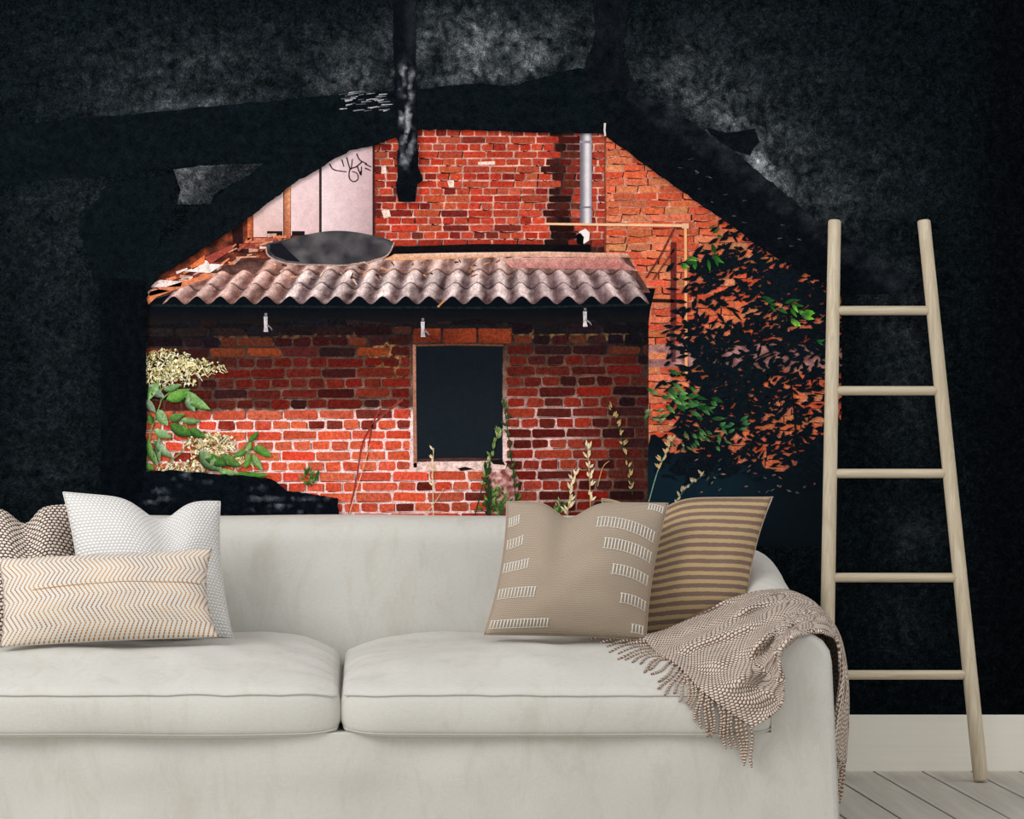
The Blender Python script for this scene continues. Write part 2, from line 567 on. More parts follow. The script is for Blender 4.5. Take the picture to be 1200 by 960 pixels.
def brick_field(name, box, pitch_v, v_first, w_str, colfn, mortfn, slope=0.0, cracks_and_shadow=0.0, gap=1.0, clip=None, hd=True):
    holder = part(name)
    x0, y0, x1, y1 = box
    sheet('mortar', rect(x0, y0, x1, y1), 0, mortfn, M_MORT, holder, step=7)
    polys = []; jl = []
    k = int((y0 - v_first) / pitch_v) - 3
    while v_first + k * pitch_v < y1 + 20:
        header = hd and (k % 2 == 1)
        w = w_str / 2 if header else w_str
        x = x0 - U(0, w)
        while x < x1:
            bw = w * U(0.9, 1.1)
            u0, u1 = max(x0, x + gap), min(x1, x + bw - gap); x += bw
            um = (u0 + u1) / 2
            vc = v_first + k * pitch_v + slope * (um - x0)
            if u1 - u0 < 3 or vc < y0 + 2 or vc > y1 - 2: continue
            hgt = pitch_v / 2 - gap * 0.8
            c = colfn(um, vc)
            if c is None: continue
            q_ = U(.84, 1.16); c = (c[0] * U(.9, 1.07), c[1] * q_, c[2] * q_ * U(.93, 1.07))
            polys.append((wobble_rect(u0, vc - hgt, u1, vc + hgt, 0.5), c))
            if cracks_and_shadow and R() < cracks_and_shadow:  # printed shadow lines under rear bricks; cracked joints on the side wall
                jl.append((ribbon_pts([(u0 + U(0, 6), vc + hgt + .6), (um, vc + hgt + 1.2 + U(-.5, .8)), (u1 - U(0, 5), vc + hgt + .4 + U(-.8, .8))], U(.8, 2.2), .5), (52, 24, 22)))
            if cracks_and_shadow and R() < cracks_and_shadow * 0.6:
                jl.append((ribbon_pts([(u1 + .8, vc - hgt), (u1 + U(-1, 1.5), vc + hgt)], U(.8, 1.8)), (60, 28, 24)))
        k += 1
    V, Fc, C = plates(polys, 0.3, 0.00038)
    tag(mesh('bricks', V, Fc, holder, M_BRICK, False, C), kind='stuff')
    if jl:
        V, Fc, C = plates(jl, 1.31, 0.00001, 0.04)
        tag(mesh('joint_lines', V, Fc, holder, M_BRICK, False, C), kind='stuff')
    return holder
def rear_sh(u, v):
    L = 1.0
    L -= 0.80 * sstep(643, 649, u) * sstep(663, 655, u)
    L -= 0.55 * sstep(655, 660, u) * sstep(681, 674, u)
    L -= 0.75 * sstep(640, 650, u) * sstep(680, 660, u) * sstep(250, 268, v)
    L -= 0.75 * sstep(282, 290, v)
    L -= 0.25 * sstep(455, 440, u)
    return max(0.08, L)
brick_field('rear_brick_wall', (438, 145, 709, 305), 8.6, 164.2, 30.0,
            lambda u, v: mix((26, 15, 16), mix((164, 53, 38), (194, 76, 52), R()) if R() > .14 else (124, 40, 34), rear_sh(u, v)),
            lambda u, v: mix((22, 17, 18), (236, 178, 160), rear_sh(u, v) * (0.85 + 0.45 * fbm(u * .09, v * .09, 3))), gap=0.85, cracks_and_shadow=0.35)
side = brick_field('side_brick_wall', (709, 145, 990, 640), 8.5, 171.2, 27.0,
            lambda u, v: mix((196, 88, 58), (226, 122, 84), R()) if not (433 > v > 402 and R() < 0.92) else None,
            lambda u, v: mix((238, 176, 150), (150, 80, 60), 0.5 + 0.8 * fbm(u * .09, v * .09, 7)) if not 433 > v > 402 else mix((206, 150, 142), (120, 78, 78), .5 + fbm(u * .12, v * .12)),
            slope=-0.012, cracks_and_shadow=0.75, gap=0.8, hd=False)
side['label'] = 'orange sunlit brick wall with dark cracked joints behind the bush'
# rear bricks left of the gable: reddish tile rubble area under the panels
sheet('rubble_ground', [(165, 360), (165, 330), (250, 280), (300, 235), (345, 270), (470, 285), (470, 312), (250, 330), (200, 358)], 1,
      lambda u, v: mix((150, 70, 48), (52, 30, 28), .5 + 1.1 * fbm(u * .07, v * .1, 2)), M_MORT, step=6)

# --- shed window, sill, eave shadow and brackets
win = part('shed_window', label='black empty shed window with pale sill')
sheet('opening', rough_outline(rect(487, 405.5, 589, 541), 9, 1.0), 4, lambda u, v: mix((20, 25, 31), (28, 35, 41), sstep(400, 520, v)), M_SMOOTH, win, step=20)
plate('frame', ribbon_pts([(485.5, 404), (485.8, 470), (486.6, 548)], 3.6, 4.2), (168, 116, 96), 5, M_BRICK, win)
plate('frame', ribbon_pts([(487, 405), (540, 403.8), (590, 405)], 2.2), (96, 60, 44), 5, M_BRICK, win)
plate('sill', [(484, 543), (500, 541), (560, 540.5), (588, 539), (594, 543), (592, 550), (560, 551.5), (520, 552), (486, 553)], (238, 204, 196), 5, M_MORT, win)
plate('sill_shadow', ribbon_pts([(490, 539.5), (540, 538), (588, 539)], 3.0), (84, 52, 48), 5, M_BRICK, win)
for pts in ([(536, 549), (545, 547), (556, 550), (540, 552)], [(575, 540), (588, 538), (592, 545), (578, 544)]):
    plate('sill_crack', pts, (30, 24, 26), 6, M_BRICK, win)

# worn patches of render: pink beside the sill, ochre left of the window, pale spots on the rear wall
for nm, pts, c1, c2, hold in (('render_patch', [(574, 553), (594, 548), (606, 556), (609, 578), (600, 598), (584, 606), (578, 590), (570, 574)], (236, 190, 184), (130, 70, 62), shed),
                        ('render_patch', [(438, 404), (462, 400), (480, 410), (482, 432), (474, 446), (452, 444), (440, 430), (430, 416)], (156, 112, 72), (60, 36, 28), shed),
                        ('render_patch', [(596, 386), (636, 384), (690, 390), (734, 388), (740, 400), (690, 398), (640, 398), (604, 398)], (110, 84, 58), (36, 26, 26), shed),
                        ('render_patch', [(250, 394), (300, 388), (360, 392), (420, 388), (425, 400), (360, 402), (300, 404), (262, 402)], (92, 66, 48), (30, 22, 24), shed)):
    sheet(nm, rough_outline(pts, 4, 4.0, pts[0][0]), 2.95 if c1[0] > 200 else 1.55, lambda u, v, c1=c1, c2=c2: mix(c1, c2, .5 + 1.6 * fbm(u * .16, v * .16, 6)), M_MORT, hold, step=3.0)
for pts in ([(447, 195), (452, 194), (453, 203), (447, 204)], [(447, 247), (456, 246), (458, 254), (450, 256)], [(524, 212), (532, 211), (532, 220), (526, 219)], [(560, 190), (580, 189), (580, 193), (560, 193)]):
    plate('render_patch', pts, (238, 206, 190), 3, M_MORT, mural)
eave_shadow = sheet('eave_shadow', [(172, 338), (768, 338), (762, 362), (760, 378), (700, 374), (640, 382), (560, 374), (470, 380), (380, 372), (300, 380), (230, 376), (172, 382)], 3,
             lambda u, v: mix((11, 16, 22), (30, 24, 24), sstep(362, 384, v)), M_SMOOTH, step=10)  # dark shade below the roof edge, printed into the mural colours
plate('eave_board', ribbon_pts([(176, 358), (400, 360), (600, 361), (760, 357)], 3), (24, 29, 32), 4, M_CHAR, mural)
for bx, by in ((311, 380), (495, 386), (685, 374)):
    br = part('eave_bracket')
    plate('plate', [(bx - 2, by - 9), (bx + 2.5, by - 9), (bx + 2.5, by + 4), (bx + 3.5, by + 9), (bx - 2, by + 9), (bx - 1.5, by + 2)], (196, 186, 190), 5, M_ROOF, br)
    plate('nail', [(bx - 1, by - 13), (bx + 2, by - 13), (bx + 2, by - 10), (bx - 1, by - 10)], (120, 116, 122), 5, M_ROOF, br)
    plate('hook', ribbon_pts([(bx + 2, by + 1), (bx + 6, by + 4), (bx + 8, by + 7)], 2, 1), (130, 124, 126), 5, M_ROOF, br)
plate('loose_straw', ribbon_pts([(513, 360), (517, 356), (521, 352)], 2.4, 1.8), (190, 130, 90), 9, M_BRICK, mural)

# --- corrugated roof: each corrugation in three overlapping rows
roof = part('corrugated_roof', label='weathered pinkish corrugated roof above the shed wall')
sheet('roof_underlay', [(176, 352), (200, 330), (290, 304), (450, 297), (735, 300), (762, 343), (200, 345)], 4,
      lambda u, v: mix((120, 84, 74), (60, 40, 38), .5 + fbm(u * .1, v * .1)), M_ROOF, roof, step=9)
def roof_pt(s, t):     # s = corrugation number (0..21.4), t = 0 at the eave, 1 at the ridge
    ub = 190 + s * 27.2
    top_v = 303 + 6 * math.exp(-((ub - 190) / 90.0) ** 2)
    lean = 44 * (1 - sstep(150, 700, ub)) - 30 * sstep(520, 780, ub)
    return ub + lean * t, 352 + (top_v - 352) * t
for k in range(21):
    for row in range(3):
        t0, t1 = row / 3.0 - 0.0, (row + 1) / 3.0 + 0.05
        if k < 3 and row == 2: continue
        V, Fc, C = [], [], []
        nx, ny = 12, 7
        brt = U(0.86, 1.08)
        for j in range(ny + 1):
            t = t0 + (t1 - t0) * j / ny
            for i in range(nx + 1):
                s = k + i / nx
                u, v = roof_pt(s, t)
                ph = math.cos(2 * math.pi * i / nx)
                v += -4.6 * (-ph) * (1 if j == 0 else 0.85) * (1 - 0.40 * t)   # crest in the middle of the piece
                shade = 0.5 - 0.5 * ph
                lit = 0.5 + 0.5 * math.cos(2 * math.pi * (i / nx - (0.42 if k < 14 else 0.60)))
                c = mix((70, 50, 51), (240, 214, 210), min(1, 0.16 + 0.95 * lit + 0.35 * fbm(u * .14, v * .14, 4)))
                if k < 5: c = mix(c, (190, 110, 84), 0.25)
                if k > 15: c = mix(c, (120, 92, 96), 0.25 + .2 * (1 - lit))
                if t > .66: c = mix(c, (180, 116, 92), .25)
                c = tuple(x * brt for x in c)
                if j == 0 and row > 0: c = mix(c, (30, 22, 25), 0.9)
                if j == 0 and row == 0: c = mix(c, (60, 44, 46), 0.35)
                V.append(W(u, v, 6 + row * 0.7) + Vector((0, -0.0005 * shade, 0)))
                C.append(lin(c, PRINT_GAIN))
        for j in range(ny):
            for i in range(nx):
                a = j * (nx + 1) + i
                Fc.append((a, a + 1, a + nx + 2, a + nx + 1))
        mesh('roof_tile', V, Fc, roof, M_ROOF, True, C)
# debris: broken tiles and splinters along the roof
deb = []
cA = [(214, 126, 92), (236, 214, 206), (168, 84, 62), (120, 62, 50), (200, 150, 128)]
for i in range(60):
    u = U(185, 330); v = 340 - (u - 185) * 0.42 + U(-12, 10)
    a = U(-.7, .1); l = U(5, 16); w = U(2, 5)
    deb.append((ribbon_pts([(u, v), (u + l * math.cos(a), v + l * math.sin(a))], w, w * .6), random.choice(cA)))
for i in range(70):
    u = U(320, 600); v = U(303, 327)
    a = U(-1.2, 1.0); l = U(3, 9); w = U(1, 3)
    deb.append((ribbon_pts([(u, v), (u + l * math.cos(a), v + l * math.sin(a))], w, w * .5), random.choice([(206, 140, 104), (70, 42, 38), (224, 190, 170), (150, 84, 62)])))
V, Fc, C = plates(deb, 8.2, 0.00003, 0.8)
tag(mesh('roof_debris', V, Fc, roof, M_ROOF, False, C), kind='stuff')
for pts, c in ([[(172, 350), (176, 342), (215, 330), (248, 320), (250, 325), (215, 336), (184, 348), (174, 357)], (206, 122, 84)],
               [[(175, 334), (188, 328), (214, 330), (212, 336), (178, 337)], (230, 206, 200)],
               [[(216, 318), (240, 309), (262, 310), (246, 320)], (240, 222, 216)],
               [[(240, 302), (272, 287), (273, 292), (246, 310)], (158, 70, 60)],
               [[(222, 312), (240, 299), (240, 308), (226, 316)], (214, 110, 62)],
               [[(172, 342), (180, 338), (200, 341), (176, 347)], (214, 150, 124)]):
    plate('broken_tile', pts, c, 9, M_ROOF, roof)

# --- boarded window of pale panels with graffiti
pan = part('panelled_window', label='pale boarded window with black scribbled graffiti')
plate('panel', [(297, 278), (297, 248), (332, 222), (332, 278)], [(222, 184, 178), (226, 192, 188), (234, 204, 204), (204, 164, 158)], 3, M_SMOOTH, pan)
plate('panel', [(341, 276), (341, 214), (374, 190), (374, 274)], [(228, 196, 196), (236, 206, 208), (234, 204, 206), (214, 178, 178)], 3, M_SMOOTH, pan)
plate('panel', [(377, 274), (377, 190), (412, 166), (437, 164), (437, 276)], [(236, 208, 210), (236, 212, 216), (226, 198, 202), (200, 168, 172), (182, 152, 154)], 3, M_SMOOTH, pan)
plate('mullion', rect(333, 214, 340.5, 282), [(214, 134, 92), (226, 160, 120), (178, 92, 60), (150, 70, 46)], 4, M_BRICK, pan)
plate('mullion', rect(374, 188, 376.6, 274), (52, 40, 42), 4, M_BRICK, pan)
plate('mullion', rect(436.5, 162, 439, 276), (60, 34, 34), 4, M_BRICK, pan)
plate('mullion', rect(290, 246, 297, 282), [(206, 116, 80), (170, 84, 56), (120, 56, 40), (206, 110, 70)], 4, M_BRICK, pan)
plate('ledge', [(290, 279), (330, 279), (330, 284), (286, 285)], (196, 112, 84), 4, M_BRICK, pan)
plate('ledge', [(280, 286), (318, 284), (318, 291), (281, 292)], (146, 66, 56), 4, M_BRICK, pan)
for r_ in ((313, 271, 331, 278.5), (342, 271, 357, 276)):
    plate('gap', rect(*r_), (30, 24, 28), 4, M_SMOOTH, pan)
plate('shaded_reveal', [(272, 270), (284, 262), (285, 296), (274, 296)], (44, 24, 26), 3, M_BRICK, pan)
def zc(p): return [(160 + x / 4.0, 150 + y / 4.0) for x, y in p]
for pth in ([(905, 168), (925, 196), (985, 206)], [(962, 148), (972, 182)], [(985, 138), (1003, 196), (1012, 146)], [(1032, 120), (1046, 150), (1080, 168)],
            [(1058, 158), (1030, 182), (1000, 196), (998, 236), (1018, 252), (1038, 240), (1034, 214), (1010, 204)], [(1034, 178), (1052, 222), (1054, 180)],
            [(1070, 168), (1100, 184)], [(1070, 188), (1098, 200)]):
    plate('graffiti_stroke', ribbon_pts(curve(zc(pth), 5), 1.5, 1.1), (44, 30, 34), 5, M_SMOOTH, pan)

# --- metal trough, laths, board
tr = part('metal_trough', label='dark curved sheet of metal lying on the roof')
sheet('outside', curve([(313, 285), (325, 283), (350, 277), (380, 271.5), (405, 271), (432, 275), (461, 284), (452, 299), (430, 306), (400, 310), (365, 309.5), (335, 308), (318, 303), (312, 294), (313, 285)], 4)[:-1], 10,
      lambda u, v: mix((96, 91, 93), (44, 43, 48), .5 + .9 * fbm(u * .05, v * .07, 9)), M_SMOOTH, tr, step=7)
plate('hollow', [(317, 286), (329, 284.5), (338, 294), (352, 307), (336, 305.5), (322, 300), (316, 294)], (26, 26, 32), 11, M_SMOOTH, tr)
plate('rim', ribbon_pts(curve([(312, 290), (315, 300), (335, 308.5), (370, 310.5), (405, 311), (434, 307), (454, 299), (462, 284)], 4), 1.6), (178, 150, 140), 11, M_ROOF, tr)
plate('roof_flashing', [(445, 290), (560, 286), (690, 287), (692, 297), (560, 297), (445, 301)], (20, 17, 20), 4, M_BRICK, mural)
plate('timber_lath', [(450, 305), (462, 298), (520, 296.5), (640, 295), (735, 297), (740, 302), (600, 301), (470, 305.5)], [(214, 150, 104), (226, 170, 130), (236, 196, 176), (230, 190, 170), (216, 160, 140), (196, 130, 110), (224, 180, 160), (206, 140, 96)], 9, M_ROOF, mural)
plate('roof_board', [(588, 304), (600, 302), (722, 302), (748, 318), (730, 316), (600, 314)], [(206, 150, 140), (230, 180, 170), (196, 126, 116), (206, 150, 140), (176, 108, 104), (190, 124, 116)], 10, M_ROOF, mural)

# --- drainpipe, conduits
dp = part('drainpipe', label='pale grey drainpipe on the rear wall')
V, Fc, C = [], [], []
for j, v in enumerate((150, 190, 230, 262)):
    for i in range(7):
        t = i / 6.0
        V.append(W(679.5 + 14 * t, v, 5) + Vector((0, -0.0012 * math.sin(math.pi * t), 0)))
        C.append(lin(mix((104, 98, 108), (236, 226, 230), math.exp(-((t - 0.62) / 0.30) ** 2)), PRINT_GAIN))
Fc = [(j * 7 + i, j * 7 + i + 1, (j + 1) * 7 + i + 1, (j + 1) * 7 + i) for j in range(3) for i in range(6)]
Fc = [tuple(reversed(f)) for f in Fc]
mesh('pipe', V, Fc, dp, M_SMOOTH, True, C)
plate('collar', rect(679, 165, 694, 168), (150, 140, 148), 8, M_SMOOTH, dp)
plate('collar', rect(679, 242, 694, 244), (120, 112, 120), 8, M_SMOOTH, dp)
plate('elbow', curve([(642, 296), (655, 288), (676, 290), (690, 286), (691, 296), (680, 301), (655, 302), (642, 296)], 4)[:-1], (14, 14, 18), 8, M_SMOOTH, dp)
plate('pipe_mouth', [(678, 272), (686, 268), (691, 273), (690, 282), (684, 286)], (236, 226, 224), 9, M_SMOOTH, dp)
plate('pipe_mouth_hollow', [(675, 276), (680, 273), (684, 278), (683, 287), (676, 286)], (12, 12, 16), 10, M_SMOOTH, dp)
cn = part('conduit_pipe', label='thin cream conduit bent down the side wall')
plate('run', ribbon_pts([(638, 262.5), (720, 263.5), (806, 264.5)], 2.6, 3.2), (236, 190, 150), 7, M_SMOOTH, cn)
plate('drop', ribbon_pts([(803, 263), (803.5, 330), (803.5, 376), (804, 440)], 3.2), (240, 170, 118), 7, M_SMOOTH, cn)
plate('elbow', rect(799, 262, 807, 268), (222, 176, 140), 8, M_SMOOTH, cn)
plate('quoin_crack', ribbon_pts([(709, 158), (708.4, 200), (709.3, 250), (709, 300)], 1.6), (120, 66, 52), 5, M_BRICK, mural)
plate('white_conduit', ribbon_pts([(708.3, 145), (707.8, 153), (708.6, 160)], 2.2, 2), (226, 210, 206), 36, M_SMOOTH, mural)
for pth, w, c in (([(757, 326), (775, 298), (791, 266)], 2.2, (112, 48, 40)), ([(765, 328), (790, 292)], 1.6, (120, 54, 44)), ([(789, 284), (789, 340), (789, 382)], 6.5, (96, 40, 36)), ([(764, 352), (790, 353)], 4, (40, 24, 26)), ([(787, 382), (789, 424)], 5, (84, 50, 52))):
    plate('pipe_shadow', ribbon_pts(pth, w), c, 6, M_BRICK, mural)
# wall vine marks on the sunlit bricks, left of the window
for pth, w in (([(472, 468), (440, 495), (425, 520), (418, 560), (408, 606)], 2.6), ([(446, 478), (436, 500), (430, 540)], 2.0)):
    plate('stem_shadow', ribbon_pts(curve(pth, 4), w, 1.6), (150, 62, 52), 4, M_BRICK, shed)

# --- grasses in front of the shed
def stalk(path, w, c, heads, name='grass_stalk'):
    g = part(name)
    pp = curve(path, 5)
    plate('stem', ribbon_pts(pp, w, w * .6), c, 14, M_LEAF, g)
    polys = []
    for (t0, t1, n, L, wd, c1, c2) in heads:
        for i in range(n):
            q = pp[int((t0 + (t1 - t0) * i / n) * (len(pp) - 1))]
            a = -math.pi / 2 + U(-.9, .9)
            polys.append(leaf_poly(q[0] + U(-1.5, 1.5), q[1] + U(-2, 2), a, L * U(.6, 1.2), wd, mix(c1, c2, R()), c1))
    if polys:
        V, Fc, C = plates(polys, 14.2, 0.00003, 1.4)
        mesh('seed_head', V, Fc, g, M_LEAF, False, C)
CR, CR2 = (232, 212, 170), (196, 160, 112)
GR, GR2 = (90, 120, 60), (40, 60, 34)
stalk([(508, 606), (507, 560), (508, 525)], 1.2, CR, [(0.4, 1, 9, 8, 2.4, CR, CR2)])
stalk([(556, 606), (568, 560), (580, 520), (587, 504)], 1.6, GR2, [(0.3, 1, 26, 9, 3, GR, CR)])
stalk([(573, 608), (572, 570), (570, 545)], 2.2, GR2, [(0.1, 1, 30, 10, 4, GR2, (60, 60, 50))])
stalk([(606, 608), (602, 560), (594, 500), (590, 468)], 1.5, GR2, [(0.2, 1, 34, 8, 3, GR2, (120, 120, 70))])
stalk([(664, 606), (668, 580), (674, 552)], 1.6, CR2, [(0.1, 1, 18, 10, 3, CR, (240, 226, 190))])
stalk([(692, 608), (691, 570), (688, 518)], 1.3, CR2, [(0.35, 1, 20, 9, 3, CR, (240, 226, 190))])
stalk([(741, 580), (730, 520), (714, 474)], 1.3, GR2, [(0.1, 1, 26, 8, 2.6, CR2, (120, 110, 66))])
stalk([(760, 588), (772, 548), (790, 512)], 1.3, (120, 150, 130), [(0.5, 1, 24, 8, 2.6, CR2, (222, 200, 150))])
stalk([(700, 570), (706, 548), (714, 540)], 1.0, CR2, [])
stalk([(408, 606), (422, 560), (434, 520)], 1.0, (236, 190, 160), [])
stalk([(497, 604), (510, 588), (520, 572)], 1.0, (230, 190, 150), [])
stalk([(790, 590), (806, 570), (826, 556)], 1.2, (70, 90, 86), [(0.1, 1, 12, 7, 3, (190, 170, 140), (110, 110, 90))])
for cx_, cy_, n, sp in ((590, 596, 46, 16), (362, 562, 22, 9), (574, 590, 30, 9), (655, 598, 14, 8)):
    h = part('weed_tuft')
    polys = []
    for i in range(n):
        x, y = random.gauss(cx_, sp * .45), random.gauss(cy_, sp * .6)
        polys.append(leaf_poly(x, y, U(-2.6, -.5), U(5, 12), U(2, 4.5), random.choice([(110, 160, 60), (66, 110, 44), (170, 190, 110)]), (40, 66, 34)))
    V, Fc, C = plates(polys, 12.8, 0.00003, 1.2); mesh('leaves', V, Fc, h, M_LEAF, False, C)

# --- elder shrub on the left
eld = part('elder_shrub', label='sunlit green shrub with cream flower heads at the left edge of the opening')
def Z4(x, y): return (160 + x / 3.43, 340 + y / 3.43)
stems = [[(40, 700), (60, 560), (100, 440), (90, 360)], [(120, 700), (190, 640), (210, 580), (190, 520)], [(300, 745), (400, 660), (450, 610), (480, 575)], [(100, 440), (160, 400), (240, 420)]]
for s in stems:
    plate('stem', ribbon_pts(curve([Z4(*p) for p in s], 5), 1.8, 1.0), (120, 140, 80), 14, M_LEAF, eld)
leaves = [(90, 370, 50, 440, 34), (50, 380, 110, 430, 40), (110, 400, 175, 380, 30), (120, 440, 210, 400, 46), (190, 405, 290, 475, 44), (200, 430, 235, 485, 34),
          (40, 440, 75, 490, 34), (85, 480, 125, 540, 42), (60, 540, 50, 500, 26), (130, 520, 190, 500, 36), (180, 520, 255, 525, 30), (135, 540, 225, 580, 48), (215, 555, 275, 590, 36),
          (70, 560, 140, 590, 34), (45, 600, 75, 690, 30), (70, 600, 140, 670, 36), (90, 590, 95, 690, 26), (60, 640, 85, 705, 26), (40, 700, 70, 720, 30),
          (250, 650, 340, 720, 58), (270, 660, 370, 700, 44), (340, 660, 415, 705, 44), (330, 725, 400, 735, 30), (395, 740, 520, 740, 36), (390, 665, 450, 640, 24), (450, 610, 487, 570, 22),
          (480, 625, 540, 665, 34), (440, 650, 460, 610, 22), (435, 715, 455, 655, 26), (468, 660, 505, 720, 28), (470, 630, 500, 650, 26)]
for (xa, ya, xb, yb, w) in leaves:
    a = Z4(xa, ya); b_ = Z4(xb, yb)
    ang = math.atan2(b_[1] - a[1], b_[0] - a[0]); L = math.hypot(b_[0] - a[0], b_[1] - a[1]) * 1.08
    ww = w / 3.43
    n_ = 7
    up, lo, mid = [], [], []
    for i in range(n_ + 1):
        t = i / n_
        h = ww / 2 * math.sin(math.pi * t ** 0.8) ** 0.8
        bend = 0.06 * L * math.sin(math.pi * t)
        cx_ = a[0] + math.cos(ang) * t * L - math.sin(ang) * bend; cy_ = a[1] + math.sin(ang) * t * L + math.cos(ang) * bend
        up.append((cx_ + math.sin(ang) * h, cy_ - math.cos(ang) * h)); lo.append((cx_ - math.sin(ang) * h, cy_ + math.cos(ang) * h)); mid.append((cx_, cy_))
    V, Fc, C = [], [], []
    lightc = random.choice([(196, 222, 160), (150, 196, 96), (124, 180, 74), (216, 230, 196)]); darkc = random.choice([(30, 74, 28), (52, 106, 36), (22, 48, 28)])
    for i in range(n_ + 1):
        for p, c in ((up[i], mix(lightc, darkc, .25 + .4 * R())), (mid[i], mix(lightc, darkc, .45)), (lo[i], darkc)):
            V.append(W(p[0], p[1], 17 + U(0, 3)) + Vector((0, -0.0002, 0))); C.append(lin(c, PRINT_GAIN))
    for i in range(n_):
        for k in range(2):
            q = i * 3 + k; Fc.append((q, q + 1, q + 4, q + 3))
    mesh('leaf', V, Fc, eld, M_LEAF, True, C)
def umbel(cx_, cy_, rx, ry, n, cols, clipx=172):
    polys = []
    for i in range(n):
        r = math.sqrt(R()); a = U(0, 2 * math.pi)
        x = cx_ + rx * r * math.cos(a); y = cy_ + ry * r * math.sin(a)
        if x < clipx - 4: continue
        if R() < .55:
            polys.append((ribbon_pts([(x, y), (x + U(-7, 7), y + U(1, 8))], U(.7, 1.4), .6), random.choice(cols)))
        else:
            s = U(.8, 2.2); polys.append(([(x - s, y), (x, y - s), (x + s, y), (x, y + s)], random.choice(cols)))
    V, Fc, C = plates(polys, 15, 0.00003, 2.0)
    mesh('flower_head', V, Fc, eld, M_LEAF, False, C)
CC = [(96, 92, 56), (140, 130, 84), (236, 226, 182), (230, 216, 160), (214, 198, 140), (176, 160, 104), (248, 242, 220)]
umbel(195, 427, 34, 18, 430, CC); umbel(225, 430, 38, 10, 220, CC); umbel(200, 445, 30, 8, 90, CC)
umbel(247, 520, 30, 14, 300, CC); umbel(215, 548, 30, 9, 200, CC); umbel(262, 538, 40, 8, 100, CC)

# --- bush on the right: black-green silhouettes over the wall, some sunlit leaves
bush = part('dark_bush', label='dense dark bush with a few bright green leaves in front of the side wall')
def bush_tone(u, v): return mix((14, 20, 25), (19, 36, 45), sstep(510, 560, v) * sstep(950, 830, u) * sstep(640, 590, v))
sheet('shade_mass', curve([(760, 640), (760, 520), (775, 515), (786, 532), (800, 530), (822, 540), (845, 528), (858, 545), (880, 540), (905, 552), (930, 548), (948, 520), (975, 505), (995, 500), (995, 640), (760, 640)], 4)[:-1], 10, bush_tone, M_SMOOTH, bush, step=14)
def dens(u, v):
    # how thick the foliage is at a point of the print
    d = 0.0
    edge = 273 + (u - 868) * 0.72 if u > 840 else 290 - (u - 840) * 0.55
    if u < 778 or v < 262 or u > 985 or v > 560: return 0
    d = 0.42 * sstep(edge - 18, edge + 25, v)
    for (cx_, cy_, rx, ry, s) in ((842, 310, 34, 14, .8), (925, 325, 40, 30, .9), (900, 395, 70, 16, .6), (830, 410, 45, 12, .7), (850, 440, 50, 18, .7), (800, 385, 26, 8, .9), (880, 480, 30, 30, .5),
                                  (830, 480, 46, 34, .9), (965, 400, 20, 20, .6), (935, 455, 30, 18, .5), (900, 345, 24, 12, .7), (955, 350, 24, 18, .8), (800, 560, 40, 30, .9), (950, 500, 30, 30, .3)):
        d += s * math.exp(-((u - cx_) / rx) ** 2 - ((v - cy_) / ry) ** 2)
    for (cx_, cy_, rx, ry, s) in ((822, 375, 26, 8, .5), (878, 420, 38, 9, .5), (935, 470, 26, 20, .45), (870, 355, 24, 10, .45), (930, 425, 30, 8, .3), (800, 440, 16, 14, .25), (870, 300, 20, 10, .3), (900, 500, 40, 10, .35), (905, 300, 20, 10, .3)):
        d -= s * math.exp(-((u - cx_) / rx) ** 2 - ((v - cy_) / ry) ** 2)
    if u < 800: d *= 0.4
    return d
polys = []; nleaf = 0
for i in range(11000):
    u, v = U(770, 990), U(262, 560)
    if R() > dens(u, v) * 0.36: continue
    a = random.choice([-0.35, -0.5, 0.2, 2.7, 2.9, 0.7, -0.9]) + U(-.5, .5)
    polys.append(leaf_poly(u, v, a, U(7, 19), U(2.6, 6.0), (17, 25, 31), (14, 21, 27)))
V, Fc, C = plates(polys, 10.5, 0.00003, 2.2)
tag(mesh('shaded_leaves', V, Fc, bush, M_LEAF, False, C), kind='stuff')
for pth in ([(826, 560), (828, 500), (830, 455), (842, 420), (870, 385), (905, 360)], [(850, 520), (880, 470), (910, 425), (940, 395)], [(900, 440), (880, 425), (920, 405)], [(935, 540), (930, 480), (925, 440)], [(985, 345), (940, 372), (905, 392)]):
    plate('branch', ribbon_pts(curve(pth, 5), 2.8, 1.4), (17, 22, 26), 13, M_LEAF, bush)
GL = [(60, 130, 40), (96, 176, 52), (40, 92, 40), (150, 206, 90)]
def sprig(cx_, cy_, n, sx, sy, a0, L0, cols):
    for i in range(n):
        x, y = random.gauss(cx_, sx), random.gauss(cy_, sy)
        pts, cs = leaf_poly(x, y, a0 + U(-.6, .6), L0 * U(.6, 1.2), L0 * U(.25, .42), random.choice(cols), random.choice([(30, 64, 34), (24, 50, 30)]))
        plate('leaf', pts, cs, 15 + R() * 3, M_LEAF, bush, 0.0002)
sprig(802, 305, 6, 5, 3, .2, 13, GL); sprig(835, 298, 7, 8, 8, 1.0, 15, [(40, 100, 36), (30, 80, 36), (60, 130, 44)])
sprig(834, 274, 3, 4, 2, -.2, 10, [(110, 120, 50), (80, 110, 44)])
sprig(905, 354, 8, 10, 4, .2, 14, [(50, 110, 50), (36, 84, 40)]); sprig(935, 366, 9, 10, 5, .5, 17, [(110, 206, 50), (150, 226, 80), (70, 160, 40)]); sprig(958, 402, 3, 3, 2, 0, 9, [(40, 120, 60)])
sprig(785, 458, 18, 12, 9, .35, 15, [(150, 200, 120), (90, 150, 70), (60, 110, 60), (120, 170, 90)]); sprig(810, 478, 18, 16, 8, .3, 15, [(60, 110, 56), (90, 140, 80), (40, 84, 44)])
